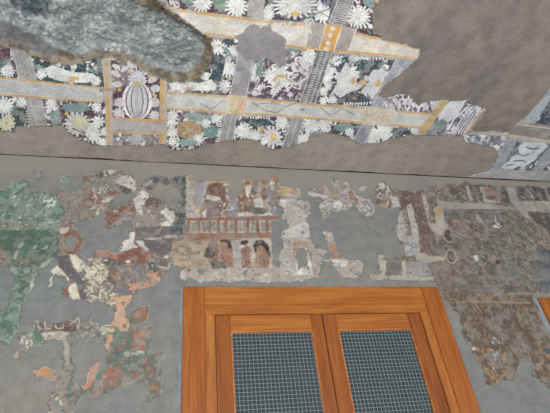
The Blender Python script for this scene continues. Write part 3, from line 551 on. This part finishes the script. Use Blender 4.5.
scat("80,170 100,95 160,110 215,160 220,240 100,235", [(186, 182, 174), (128, 112, 104), (196, 192, 184), (150, 130, 112)], 60, 8, 4); el(130, 222, 26, 12, (186, 144, 92)); poly("100,105 125,98 155,118 165,150 140,125 110,130", (196, 192, 182), .6); poly("160,170 205,180 225,240 190,240", (192, 190, 184), .7)
poly("215,160 330,150 345,200 375,330 400,412 335,412 285,220 255,225 240,250 225,240", (112, 88, 80), .8)
pI = part('painted_pillar', "253,222 285,214 332,412 360,500 320,520 295,412", (184, 174, 160), H, .6); pI = part('painted_pillar', "335,160 360,160 388,300 368,305", (180, 172, 160), H, .6); pI = part('painted_pillar', "405,230 450,228 472,325 505,340 550,430 620,520 590,520 500,440 440,400 380,345 378,322 412,318", (178, 168, 152), H, .8)
pI = part('painted_beam', "418,188 450,198 495,207 690,213 830,235 850,258 495,245 430,232", (164, 156, 148), H, .7)
poly("375,180 420,180 415,230 395,250 375,220", (116, 94, 80), .8); el(430, 262, 20, 26, (176, 142, 96), r=1); scat("290,170 400,170 400,412 340,412", [(128, 104, 92), (92, 74, 68), (140, 122, 108)], 60, 8, 3); poly("450,240 545,245 550,310 470,310", (112, 108, 104), .8); scat("380,110 440,110 440,180 380,180", [(186, 180, 170), (130, 110, 98)], 16, 8, 4); el(475, 135, 26, 28, (136, 106, 92), r=1); el(478, 140, 12, 14, (166, 130, 110)); poly("215,262 235,255 262,412 205,412 200,320", (178, 172, 162), 1)
scat("200,260 262,260 262,412 180,412", [(190, 184, 174), (140, 130, 122), (160, 160, 164)], 40, 8, 4)
org(450, 165, 5.5)
dp = part('painted_panel', "98,100 300,104 332,212 135,200", (92, 84, 80), H, .5); f = part('painted_figure', "165,125 280,118 276,210 190,200", (142, 122, 110), H, .6); poly("160,120 185,125 200,190 275,200 272,212 185,205", (172, 162, 150), .6); el(212, 152, 24, 24, (152, 116, 102)); el(240, 128, 16, 12, (70, 62, 60)); el(225, 180, 30, 12, (110, 76, 68)); scat("170,120 280,120 280,205 180,205", [(112, 90, 82), (166, 152, 140)], 18, 8, 4)
poly("120,85 250,82 270,98 150,106", (118, 84, 72), .8)
poly("80,120 95,115 128,198 110,200", (170, 160, 146), .5); poly("0,110 80,110 105,195 0,190", (104, 92, 84), .8); scat("0,120 90,130 90,190 0,190", [(176, 168, 156), (92, 74, 68), (140, 112, 96)], 26, 9, 4)
part('painted_pillar', "300,98 345,100 378,205 420,250 442,300 412,292 355,225 330,205", (160, 152, 144), H, .5)
rp = part('painted_panel', "372,112 520,108 560,108 560,196 385,196", (100, 88, 84), H, .5); scat("380,120 515,120 515,192 390,192", [(70, 62, 66), (184, 176, 168), (116, 84, 76), (60, 56, 62)], 46, 14, 4, 50, 20); line("515,105 545,195", 14, (150, 140, 130), .5)
part('painted_beam', "376,200 770,205 770,262 400,256", (168, 158, 148), H, .6); scat("390,205 550,205 550,255 400,250", [(140, 122, 110), (184, 178, 170)], 24, 10, 3, 0, 15)
poly("430,265 770,265 770,412 560,412 520,350 460,310", (88, 82, 80), .9); line("440,310 500,340 550,412", 12, (140, 126, 110), .8)
poly("0,245 240,245 350,240 260,300 190,320 120,330 0,300", (106, 100, 96), .8); line("140,260 160,310 185,330", 20, (160, 152, 144), .6); line("255,262 355,238", 7, (160, 150, 136), .4)
CRW = "0,300 180,320 340,250 420,300 520,412 560,500 540,680 300,680 60,640 0,500"
mott(CRW, [(108, 98, 88), (124, 112, 102), (98, 88, 80), (136, 124, 112), (112, 106, 100)], 5, 7, 1); scat(CRW, [(148, 134, 118), (90, 80, 74), (128, 104, 88), (120, 116, 110), (160, 148, 132), (84, 70, 62)], 520, 12, 3, 40, 35)
poly("228,345 260,320 285,338 268,350", (206, 202, 196), .5); line("240,318 262,340 290,325", 6, (60, 52, 50)); line("245,280 252,320", 8, (184, 176, 166)); el(30, 350, 44, 50, (128, 104, 96), r=1.5); scat("0,290 110,290 110,400 0,400", [(112, 84, 78), (160, 142, 130), (140, 112, 102)], 40, 10, 5)
org(360, 225, 5.5)
mott("235,60 295,60 330,160 250,175", [(160, 164, 168), (134, 130, 128), (176, 176, 174)], 5, 2, .8); poly("170,25 195,45 230,60 240,85 195,95 180,60", (180, 176, 170), .9); mott("320,60 400,60 430,160 330,160", [(122, 96, 90), (104, 78, 74), (138, 112, 102)], 5, 2, .9); mott("430,60 500,60 520,130 440,150", [(88, 82, 78), (110, 102, 94)], 5, 2, .9)
part('painted_beam', "300,164 465,174 465,198 400,206 308,198", (178, 168, 150), H, .7); poly("255,200 380,205 390,290 250,285", (146, 144, 142), 1); scat("240,190 400,200 390,290 240,290", [(176, 174, 172), (110, 104, 102), (140, 132, 124)], 60, 8, 3)
mn = part('painted_mound', "372,225 440,198 520,255 540,310 480,380 420,310 395,285", (126, 108, 98), H, 1); scat("380,210 520,240 500,330 400,290", [(150, 128, 116), (104, 86, 80)], 30, 8, 4)
for cx, cy in ((485, 60), (500, 175)): el(cx, cy, 32, 44, (160, 146, 130), -20, .8); el(cx, cy, 22, 34, (94, 74, 70), -20, .8)
f = part('painted_figure', "92,150 118,148 142,205 140,290 98,285 108,225", (184, 172, 152), H, .8); poly("140,205 225,200 232,285 142,285", (116, 110, 108), .8); poly("52,270 140,278 400,285 405,308 60,302", (170, 162, 148), .9); poly("228,195 250,195 258,290 232,292", (184, 174, 156), .7); el(232, 192, 20, 12, (158, 122, 94)); scat("100,150 200,170 220,200 120,200", [(150, 142, 134), (122, 116, 112)], 12, 8, 3)
org(450, 225, 5.5)
poly("125,172 150,168 158,195 140,205", (208, 204, 198), .5); el(150, 180, 14, 5, (206, 202, 196), -45); el(232, 192, 28, 14, (156, 122, 88), r=1); el(262, 205, 12, 18, (72, 58, 54)); poly("305,205 345,200 385,240 390,290 330,290", (112, 120, 116), 1); poly("60,190 100,170 200,250 260,300 60,300", (108, 92, 78), 1, alpha=.6); el(125, 245, 40, 20, (108, 112, 100), r=1.5)
mott("470,130 770,110 770,412 480,412 495,250", [(96, 104, 112), (112, 116, 120), (100, 98, 98), (84, 90, 100)], 8, 6, 1.2); line("430,90 500,95 530,130", 10, (150, 138, 118), .9); scat("420,70 550,70 550,150 430,150", [(150, 136, 118), (80, 72, 68)], 26, 10, 4); mott("-40,330 480,310 470,412 -40,412", [(110, 100, 92), (128, 118, 108), (100, 92, 86)], 9, 3, 1); line("-20,395 200,385 470,375", 9, (156, 136, 104), .9)
org()
I = frag("438,290 533,296 536,305 541,325 549,338 590,345 590,405 560,392 550,388 533,377 534,365 525,357 519,367 513,381 498,379 493,388 487,385 478,362 469,348 463,335 460,317 450,305", [(98, 84, 72), (116, 98, 80), (88, 78, 70), (132, 106, 80)], 'dark brown sooty mural area between the two wooden windows, hanging down in tatters', 9, 2, 1.2)
org(430, 290, 3.358)
scat("80,30 330,30 350,200 250,290 150,200", [(150, 118, 82), (86, 74, 66), (120, 100, 84), (104, 90, 78)], 260, 9, 3, 65, 20); scat("150,180 290,240 260,300 200,310", [(168, 128, 82), (110, 88, 68)], 60, 8, 3, 50, 40); scat("340,200 430,200 430,330 350,290", [(160, 120, 78), (104, 84, 66)], 50, 9, 3, 30, 30)
scat("200,150 235,150 240,270 205,270", [(196, 192, 188), (80, 74, 74)], 16, 5, 2.5); el(145, 198, 8, 6, (184, 182, 180)); el(200, 230, 12, 18, (112, 112, 112), r=1); el(392, 205, 12, 12, (72, 84, 100)); line("80,42 200,40 340,45", 7, (150, 128, 96), 1)
org()

# wear: thin scratches, faded spots and losses of colour shared by every painted surface
for cv in (CC, WC):
    h, w = cv.pid.shape
    n = fbm(h, w, 20, 301, 5); f = np.random.RandomState(3).rand(h, w); f = (f + np.roll(f, 1, 0) + np.roll(f, 1, 1)) / 3
    cv.col *= (0.84 + 0.3 * n)[..., None] * (0.90 + 0.20 * f)[..., None]
    if cv is WC:
        for _ in range(2): cv.col[1:-1, 1:-1] = (cv.col[1:-1, 1:-1] * 2 + cv.col[:-2, 1:-1] + cv.col[2:, 1:-1] + cv.col[1:-1, :-2] + cv.col[1:-1, 2:]) / 6
    fade = (0.05 if cv is WC else 0.0) + np.clip((fbm(h, w, 14, 401, 4) - 0.55) * 3.0, 0, 0.42)
    fade = np.where((cv.pid >= 1) & ~np.isin(cv.pid, [rep, cl, rock, rim]), fade * (1 if cv is WC else 0.8), 0)[..., None]
    if cv is CC:
        rk = np.isin(cv.pid, [rock, rim]); b_ = cv.col.copy()
        for _ in range(3): b_[1:-1, 1:-1] = (b_[1:-1, 1:-1] + b_[:-2, 1:-1] + b_[2:, 1:-1] + b_[1:-1, :-2] + b_[1:-1, 2:]) / 5
        cv.col[rk] = b_[rk]
    cv.col[:] = cv.col * (1 - fade) + lin((148, 143, 136) if cv is WC else (190, 188, 186)) * fade
# fine brush outlines, chalky broken edges, and edge shadow painted into the colour
h, w = WC.pid.shape
for cell, seed, wd, k, c in ((13, 711, 0.016, 0.45, (74, 60, 56)), (9, 721, 0.02, 0.3, (84, 70, 64)), (15, 731, 0.016, 0.4, (204, 198, 188)), (24, 741, 0.012, 0.4, (70, 58, 54))):
    n = fbm(h, w, cell, seed, 3); gate = np.clip((fbm(h, w, 40, seed + 3, 2) - 0.35) * 4, 0, 1)
    a = (np.clip(1 - np.abs(n - 0.5) / wd / 1.6, 0, 1) * k * gate)[..., None]; WC.col[:] = WC.col * (1 - a) + lin(c) * a
g_ = WC.col.mean(2, keepdims=True); WC.col[:] = g_ + (WC.col - g_) * 0.80
bare = WC.pid == 0; edge = np.zeros_like(bare)
for dr, dc in ((0, 1), (1, 0), (0, -1), (-1, 0), (0, 2), (2, 0), (0, -2), (-2, 0)): edge |= np.roll(bare, (dr, dc), (0, 1))
e_ = (edge * (fbm(h, w, 12, 761, 3) > 0.52) * 0.32)[..., None]; WC.col[:] = WC.col * (1 - e_) + lin((188, 182, 172)) * e_
e_ = (edge * (fbm(h, w, 12, 761, 3) < 0.4) * 0.4)[..., None]; WC.col[:] = WC.col * (1 - e_) + lin((84, 78, 72)) * e_  # darkened stretches of fragment edge: shadow put into the paint colour
inpan = np.isin(CC.pid, [i for i in THINGS if THINGS[i]['name'] == 'floral_panel'])
for cell, seed, wd, k, c in ((9, 811, 0.02, 0.6, (86, 78, 92)), (7, 821, 0.02, 0.5, (222, 224, 224)), (12, 831, 0.018, 0.5, (80, 84, 92))):
    n = fbm(*CC.pid.shape, cell, seed, 3); a = (np.clip(1 - np.abs(n - 0.5) / wd / 1.6, 0, 1) * k * inpan)[..., None]; CC.col[:] = CC.col * (1 - a) + lin(c) * a
WC.col *= 0.87
WC.col[WC.pid == A] *= np.array([0.84, 0.90, 0.86])
for i in (rock, rim): CC.col[CC.pid == i] *= np.array([0.93, 0.85, 0.78]) if i == rock else 0.95
for i in THINGS:
    if i in (H, I) or THINGS[i]['parent'] == H: WC.col[WC.pid == i] *= 0.90
dm = np.isin(WC.pid, [D] + [i for i in THINGS if THINGS[i]['parent'] == D]); g_ = WC.col.mean(2, keepdims=True)
WC.col[dm] = ((g_ + (WC.col - g_) * 0.82) * np.array([0.90, 0.86, 0.80]))[dm]
# losses: pinholes of bare plaster in the wall painting
nl = fbm(*WC.pid.shape, 11, 901, 4); WC.pid[(nl > 0.93)] = 0

def components(m):
    """label connected areas of a mask, run by run"""
    par = []; lab = np.zeros(m.shape, np.int32)
    def find(a):
        while par[a] != a: par[a] = par[par[a]]; a = par[a]
        return a
    prev = []
    for r in range(m.shape[0]):
        d = np.diff(np.concatenate([[0], m[r].astype(np.int8), [0]])); st = np.nonzero(d == 1)[0]; en = np.nonzero(d == -1)[0]
        rowr = []; j = 0
        for a, b in zip(st, en):
            k = len(par); par.append(k); rowr.append((a, b, k)); lab[r, a:b] = k + 1
            while j < len(prev) and prev[j][1] <= a: j += 1
            q = j
            while q < len(prev) and prev[q][0] < b: par[find(prev[q][2])] = find(k); q += 1
        prev = rowr
    root = np.array([0] + [find(k) + 1 for k in range(len(par))]); return root[lab]
def fill_from_parts(cv, ids, parts):
    """hand the cells left over between parts to the part next to them"""
    full = np.isin(cv.pid, ids); r, c = np.nonzero(full)
    if not len(r): return
    sl = (slice(max(0, r.min() - 2), r.max() + 3), slice(max(0, c.min() - 2), c.max() + 3))
    left = full[sl]; pid = cv.pid[sl]; P = np.where(np.isin(pid, parts), pid, 0)
    for _ in range(300):
        n0 = left.sum()
        for ax_, sh in ((0, 1), (0, -1), (1, 1), (1, -1)):
            n = np.roll(P, sh, ax_); ok = left & (n > 0); P[ok] = n[ok]; pid[ok] = n[ok]; left &= ~ok
        if left.sum() == n0 or not left.any(): break
for root in (main, right_frag):
    fill_from_parts(CC, [root], [i for i in THINGS if THINGS[i]['parent'] == root])
for cv in (CC, WC):
    for i in [i for i in THINGS if THINGS[i]['canvas'] is cv]:
        if THINGS[i]['parent']:
            r, c = np.nonzero(cv.pid == i)
            if not len(r): continue
            sl = (slice(r.min(), r.max() + 1), slice(c.min(), c.max() + 1))
            L = components(cv.pid[sl] == i); c = np.bincount(L.ravel()); c[0] = 0
            if len(c) < 2 or c.max() == 0: continue
            small = (c < max(60, 0.12 * c.max()))[L] & (L > 0)
            if small.any():
                cv.pid[sl][small] = -5; fill_from_parts(cv, [-5], [j for j in THINGS if (j == THINGS[i]['parent'] or THINGS[j]['parent'] == THINGS[i]['parent'])])
                cv.pid[cv.pid == -5] = 0
    for i in [i for i in THINGS if THINGS[i]['canvas'] is cv and not THINGS[i]['parent']]:
        fam = [i] + [j for j in THINGS if THINGS[j]['parent'] == i]
        L = components(np.isin(cv.pid, fam)); c = np.bincount(L.ravel()); c[0] = 0
        if len(c) > 1: cv.pid[(c < 0.5 * c.max())[L] & (L > 0)] = 0

# ------------------------------------------------------------------ from canvas to meshes (each painted layer has a real thickness)
def dist_in(cv, P):
    q = cv.fn(np.array(P, float)); U = (q[:, cv.ax[0]] - cv.u0) / CELL; V = (q[:, cv.ax[1]] - cv.v0) / CELL
    gx = np.arange(cv.W)[None, :] + 0.8 * cv.wx; gy = np.arange(cv.H)[:, None] + 0.8 * cv.wy
    d = np.full(gx.shape, 1e9); ins = np.zeros(gx.shape, bool)
    for i in range(len(U)):
        ax_, ay, bx, by = U[i - 1], V[i - 1], U[i], V[i]
        L = (bx - ax_) ** 2 + (by - ay) ** 2 + 1e-9
        t = np.clip(((gx - ax_) * (bx - ax_) + (gy - ay) * (by - ay)) / L, 0, 1)
        d = np.minimum(d, (gx - ax_ - t * (bx - ax_)) ** 2 + (gy - ay - t * (by - ay)) ** 2)
        if ay != by: ins ^= ((gy < ay) != (gy < by)) & (gx < (bx - ax_) * (gy - ay) / (by - ay) + ax_)
    return np.where(ins, np.sqrt(d) * CELL, 0)
hgt = {}
for cv in (WC, CC):
    hgt[id(cv)] = 0.0035 + 0.002 * fbm(cv.H, cv.W, 30, 55, 4)
do = dist_in(CC, OUT); di = dist_in(CC, INN)
rn = fbm(CC.H, CC.W, 34, 611, 5, 0.62); rn2 = fbm(CC.H, CC.W, 9, 617, 3, .6)
H_ = hgt[id(CC)]
inr = do > 0
H_[inr] = (0.006 * np.exp(-do / 0.012) - 0.018 * np.clip(do / 0.045, 0, 1) - 0.006 * (rn - 0.5))[inr]
ii = di > 0; k_ = np.clip(di / 0.03, 0, 1)
H_[ii] = (-0.020 - k_ * (0.006 + 0.022 * rn + 0.006 * rn2))[ii]
m_ = (CC.pid == rep); H_[m_] += 0.001
def to_world(cv, r, c, h):
    u = cv.u0 + c * CELL; v = cv.v0 + r * CELL
    if cv is WC: return np.column_stack([u, -h, v])
    return np.column_stack([u, v, ZC - h])
BASE = {}
def grid_mesh(cv, pid, T):
    P = cv.pid; cm = P[:-1, :-1] == pid
    if cm.sum() < 4: return None
    r, c = np.nonzero(cm); Wd = cv.W
    quad = np.stack([r * Wd + c, r * Wd + c + 1, (r + 1) * Wd + c + 1, (r + 1) * Wd + c], 1)
    uq, inv = np.unique(quad, return_inverse=True); inv = inv.reshape(quad.shape)
    rr, cc = uq // Wd, uq % Wd
    top = to_world(cv, rr, cc, hgt[id(cv)][rr, cc])
    col = cv.col[rr, cc]
    faces = inv if cv is WC else inv[:, ::-1]
    
    pad = np.zeros((cm.shape[0] + 2, cm.shape[1] + 2), bool)
    sk = []; painted_ = np.pad(P[:-1, :-1] > 0, 1)
    own = np.pad(cm, 1)
    for dr, dc, a, b in ((-1, 0, 0, 1), (0, 1, 1, 2), (1, 0, 2, 3), (0, -1, 3, 0)):
        nb = ~painted_[1 + r + dr, 1 + c + dc] if T['mat'] != 'rock' else ~own[1 + r + dr, 1 + c + dc]
        sk.append(np.stack([inv[nb, b], inv[nb, a]], 1))
    sk = np.concatenate(sk); n0 = len(top)
    bu, bi = np.unique(sk, return_inverse=True); bi = bi.reshape(sk.shape)
    bot = to_world(cv, rr[bu], cc[bu], np.full(len(bu), 0.0003))
    if T['mat'] == 'rock': bot = to_world(cv, rr[bu], cc[bu], hgt[id(cv)][rr[bu], cc[bu]] - 0.01)
    sf = np.stack([sk[:, 0], sk[:, 1], n0 + bi[:, 1], n0 + bi[:, 0]], 1)
    if cv is CC: sf = sf[:, ::-1]
    V = np.concatenate([top, bot]); Fc = np.concatenate([faces, sf]); CL = np.concatenate([col, col[bu] * 0.9])
    ctr = (V.min(0) + V.max(0)) / 2; V = V - ctr
    me = bpy.data.meshes.new(T['name']); me.vertices.add(len(V)); me.vertices.foreach_set('co', V.ravel().astype(np.float32))
    me.loops.add(len(Fc) * 4); me.loops.foreach_set('vertex_index', Fc.ravel().astype(np.int32))
    me.polygons.add(len(Fc)); me.polygons.foreach_set('loop_start', (np.arange(len(Fc)) * 4).astype(np.int32)); me.polygons.foreach_set('loop_total', np.full(len(Fc), 4, np.int32))
    me.update(); 
    at = me.color_attributes.new('paint', 'FLOAT_COLOR', 'POINT'); at.data.foreach_set('color', np.column_stack([np.clip(CL, 0, 1), np.ones(len(CL))]).ravel().astype(np.float32))
    me.polygons.foreach_set('use_smooth', np.ones(len(Fc), bool)); me.materials.append(M[T['mat']])
    return me, ctr
OBJ = {}
for i in sorted(THINGS):
    T = THINGS[i]; g = grid_mesh(T['canvas'], i, T)
    if g is None and i in (main, right_frag):
        rr, cc = np.nonzero(np.isin(CC.pid, [j for j in THINGS if THINGS[j]['parent'] == i]))
        g = (None, np.array([CC.u0 + cc.mean() * CELL, CC.v0 + rr.mean() * CELL, ZC]))
    if g is None:
        print('EMPTY', i, T['name']); continue
    me, ctr = g; o = bpy.data.objects.new(T['name'], me); C.objects.link(o); OBJ[i] = o; BASE[i] = ctr
    p = T['parent']
    if p: o.parent = OBJ[p]; o.location = Vector(ctr - BASE[p])
    else: o.location = Vector(ctr)
    if T['label']: o['label'] = T['label']
    if not p:
        o['category'] = T['cat']
        if T['group']: o['group'] = T['group']

# ------------------------------------------------------------------ room shell
def mesh_obj(name, bm, mat, parent=None, smooth=False, kind=None):
    bmesh.ops.recalc_face_normals(bm, faces=bm.faces)
    me = bpy.data.meshes.new(name); bm.to_mesh(me); bm.free(); me.materials.append(mat)
    o = bpy.data.objects.new(name, me); C.objects.link(o)
    if parent: o.parent = parent
    if kind: o['kind'] = kind
    if smooth:
        for p in me.polygons: p.use_smooth = True
    return o
def box(bm, x0, x1, y0, y1, z0, z1, bev=0.0):
    r = bmesh.ops.create_cube(bm, size=1); vs = r['verts']
    for v in vs: v.co = Vector(((x0 + x1) / 2 + v.co.x * (x1 - x0), (y0 + y1) / 2 + v.co.y * (y1 - y0), (z0 + z1) / 2 + v.co.z * (z1 - z0)))
    if bev: bmesh.ops.bevel(bm, geom=list({e for v in vs for e in v.link_edges}), offset=bev, segments=2, affect='EDGES')
bm = bmesh.new(); box(bm, -6, 8, 0, 0.3, -0.02, ZC - 0.006); box(bm, -6, 8, 0.12, 0.3, ZC - 0.01, ZC + 0.3); mesh_obj('wall_back', bm, M['wall'], kind='structure')
bm = bmesh.new(); box(bm, -6, 8, -9, 0.3, -0.2, 0.0); mesh_obj('floor', bm, M['floor'], kind='structure')
# ceiling plaster skin with the hole for the rock, stopping just short of the wall
GS = 0.012
xs = np.arange(-4.5, 6.5, GS); ys = np.arange(-4.5, -0.009, GS)
hole = CC.pid == rim; hole |= CC.pid == rock
def holeat(x, y):
    c = ((x - CC.u0) / CELL).astype(int); r = ((y - CC.v0) / CELL).astype(int); ok = (c > 1) & (r > 1) & (c < CC.W - 2) & (r < CC.H - 2)
    o = np.zeros(x.shape, bool); o[ok] = hole[r[ok], c[ok]]; return o
XX, YY = np.meshgrid(xs, ys); hh = holeat(XX, YY)
cellhole = hh[:-1, :-1] & hh[1:, :-1] & hh[:-1, 1:] & hh[1:, 1:]
und = 0.010 * (vnoise(len(ys), len(xs), 60, 5) - .5)
near = (XX > CC.u0 - .2) & (XX < CC.u0 + CC.W * CELL + .2) & (YY > CC.v0 - .2)
ZZ = np.where(near, ZC, ZC + und)
wob = (vnoise(1, len(xs), 5, 3)[0] - .5) * 0.012 + (vnoise(1, len(xs), 30, 4)[0] - .5) * 0.012
YY[-1, :] = -0.004 + wob * 0.7
r, c = np.nonzero(~cellhole); n = len(xs)
Fq = np.stack([r * n + c, (r + 1) * n + c, (r + 1) * n + c + 1, r * n + c + 1], 1)
V = np.column_stack([XX.ravel(), YY.ravel(), ZZ.ravel()])
lip = np.column_stack([XX[-1], YY[-1], np.full(n, ZC + 0.05)]); base = len(V)
V = np.concatenate([V, lip]); e = np.arange(n - 1); lr = (len(ys) - 1) * n
Fl = np.stack([lr + e, base + e, base + e + 1, lr + e + 1], 1); Fq = np.concatenate([Fq, Fl])
me = bpy.data.meshes.new('ceiling'); me.from_pydata(V.tolist(), [], Fq.tolist()); me.materials.append(M['ceil']); me.update()
co = bpy.data.objects.new('ceiling', me); C.objects.link(co); co['kind'] = 'structure'
bm = bmesh.new(); box(bm, -6, 8, -9, 0.3, ZC + 0.13, ZC + 0.4); o = mesh_obj('ceiling_rock_backing', bm, M['ceil'], parent=co); o.name = 'rock_ceiling'

# ------------------------------------------------------------------ windows
def screen(bm_list, x0, x1, z0, z1, y, sp=0.0218, rad=0.0011):
    bm = bmesh.new(); rr = random.Random(4)
    k = 0; x = x0 + sp / 2
    while x < x1:
        d = rr.uniform(-.0012, .0012); box(bm, x + d - rad, x + d + rad, y - rad, y + rad, z0, z1); x += sp
    z = z1 - sp * .7
    while z > z0:
        d = rr.uniform(-.0015, .0015); box(bm, x0, x1, y - rad * 3, y - rad, z + d - rad, z + d + rad); z -= sp
    return bm
def window(name, X0, X1, ZT, ZB, cas, inn, sash_gap=True):
    root = bpy.data.objects.new(name, None); C.objects.link(root); root['kind'] = 'structure'
    root.location = (X0, 0, ZB)
    def part_(nm, args, mat, par=root, bev=0.004, label=None):
        bm = bmesh.new()
        for a in args: box(bm, a[0] - X0, a[1] - X0, a[2], a[3], a[4] - ZB, a[5] - ZB, bev)
        o = mesh_obj(nm, bm, mat, par)
        if label: o['label'] = label
        return o
    yf = -0.030
    part_('casing_head', [(X0 + cas, X1 - cas, yf, 0, ZT - cas, ZT)], M['wood_h']); part_('casing_sill', [(X0, X1, yf, 0, ZB, ZB + cas)], M['wood_h'])
    part_('casing_jamb', [(X0, X0 + cas, yf, 0, ZB + cas, ZT)], M['wood_v']); part_('casing_jamb', [(X1 - cas, X1, yf, 0, ZB + cas, ZT)], M['wood_v'])
    a0, a1, at, ab = X0 + cas, X1 - cas, ZT - cas, ZB + cas; yi = -0.026
    part_('inner_frame_head', [(a0, a1, yi, 0, at - inn, at)], M['wood_h'], bev=.003); part_('inner_frame_sill', [(a0, a1, yi, 0, ab, ab + inn)], M['wood_h'], bev=.003)
    part_('inner_frame_jamb', [(a0, a0 + inn, yi, 0, ab + inn, at - inn)], M['wood_h_v'], bev=.003); part_('inner_frame_jamb', [(a1 - inn, a1, yi, 0, ab + inn, at - inn)], M['wood_h_v'], bev=.003)
    b0, b1, bt, bb = a0 + inn + .004, a1 - inn - .004, at - inn - .004, ab + inn + .004; mid = (b0 + b1) / 2
    st = 0.084; ys = -0.021
    for s0, s1, hinge, sl_, sr_ in ((b0, mid - .003, b0, st, .07), (mid + .003, b1, b1, .08, st)):
        sash = part_('sash', [(s0 + sl_, s1 - sr_, ys, -.003, bt - .098, bt), (s0 + sl_, s1 - sr_, ys, -.003, bb, bb + .1)], M['wood_h'], bev=.003)
        part_('stile', [(s0, s0 + sl_, ys, -.003, bb, bt)], M['sash_v'], sash, .003); part_('stile', [(s1 - sr_, s1, ys, -.003, bb, bt)], M['sash_v'], sash, .003)
        m0, m1, mt, mb = s0 + sl_, s1 - sr_, bt - .098, bb + .1
        part_('glazing_bead', [(m0, m1, ys - .003, -.003, mt - .010, mt), (m0, m0 + .007, ys - .003, -.003, mb, mt - .010), (m1 - .007, m1, ys - .003, -.003, mb, mt - .010)], M['bead'], sash, .002)
        bm = screen(None, m0 - X0, m1 - X0, mb - ZB, mt - ZB, -.0125); mesh_obj('wire_screen', bm, M['wire'], sash)['label'] = 'light grey square wire mesh'
        part_('pane', [(m0, m1, -.008, -.002, mb, mt)], M['pane'], sash, 0, 'dark blue-grey pane behind the wire')
        for zz in (bt - .19, bb + .25):
            part_('hinge', [(hinge - .003, hinge + .003, yi - .003, yi + .006, zz - .035, zz + .035)], M['iron'], sash, .002)
    return root
m = M['wood_h_v'] = wood('light_teak_upright', 2, (122, 70, 28), (148, 90, 36), (162, 104, 48))
pw = on_wall([(184, 288), (435.5, 286), (181.3, 413), (479, 413), (206.5, 350), (215.5, 350), (184, 309)], -0.03)
WX0, WX1, WZT = 0.056, 1.700, 0.004 + 0.5 * (pw[0][2] + pw[1][2])
print('window', pw.round(3), WX0, WX1, WZT)
window('window_1', WX0, WX1, WZT, 0.85, 0.125, 0.056)
p2 = on_wall([(538, 297.5)], -0.03)[0]; print('win2', p2)
window('window_2', p2[0], p2[0] + 1.5, p2[2], 0.85, 0.138, 0.056)
# pale cement fillet round the window frames
def fillet(name, X0, X1, ZT):
    bm = bmesh.new(); rr = random.Random(9); w = 0.022
    path = [(X0, 0.9 + k * (ZT - 0.9) / 60, -1, 0) for k in range(61)] + [(X0 + k * (X1 - X0) / 50, ZT, 0, 1) for k in range(51)] + [(X1, ZT - k * (ZT - .9) / 60, 1, 0) for k in range(61)]
    prev = None
    for k, (x, z, nx, nz) in enumerate(path):
        ww = w * rr.uniform(0.45, 1.0)
        if k == 60: nx, nz = -1, 1
        if k == 61 + 50: nx, nz = 1, 1
        a = bm.verts.new((x, -.016, z)); b = bm.verts.new((x + nx * ww, -.0005, z + nz * ww))
        if prev: bm.faces.new((prev[0], prev[1], b, a))
        prev = (a, b)
    return mesh_obj(name, bm, M['fillet'], kind='structure')
fillet('trim_1', WX0, WX1, WZT); fillet('trim_2', p2[0], p2[0] + 1.5, p2[2])

# ------------------------------------------------------------------ daylight: open side of the verandah behind the camera, plus an added ceiling fill
w = bpy.data.worlds.new('world'); bpy.context.scene.world = w; w.use_nodes = True
w.node_tree.nodes['Background'].inputs[0].default_value = (0.90, 0.97, 1.06, 1); w.node_tree.nodes['Background'].inputs[1].default_value = 0.95
def area(name, loc, target, sx, sy, power, col):
    l = bpy.data.lights.new(name, 'AREA'); l.shape = 'RECTANGLE'; l.size = sx; l.size_y = sy; l.energy = power; l.color = col
    o = bpy.data.objects.new(name, l); C.objects.link(o); o.location = loc
    o.rotation_euler = (Vector(target) - Vector(loc)).to_track_quat('-Z', 'Y').to_euler(); return o
area('courtyard_daylight', (-0.5, -7.5, 1.2), (0.6, 0, 3.4), 6, 2.2, 60, (0.97, 0.99, 1.0))
area('ceiling_fill_light', (0.2, -4.2, 0.3), (0.6, -0.9, 4.0), 6, 2.5, 500, (0.99, 0.985, 0.97))  # unseen area light aimed upward, added to brighten the ceiling
vs = bpy.context.scene.view_settings; vs.view_transform = 'Standard'; vs.look = 'None'; vs.exposure = 0.12; vs.gamma = 1.0; vs.use_curve_mapping = False
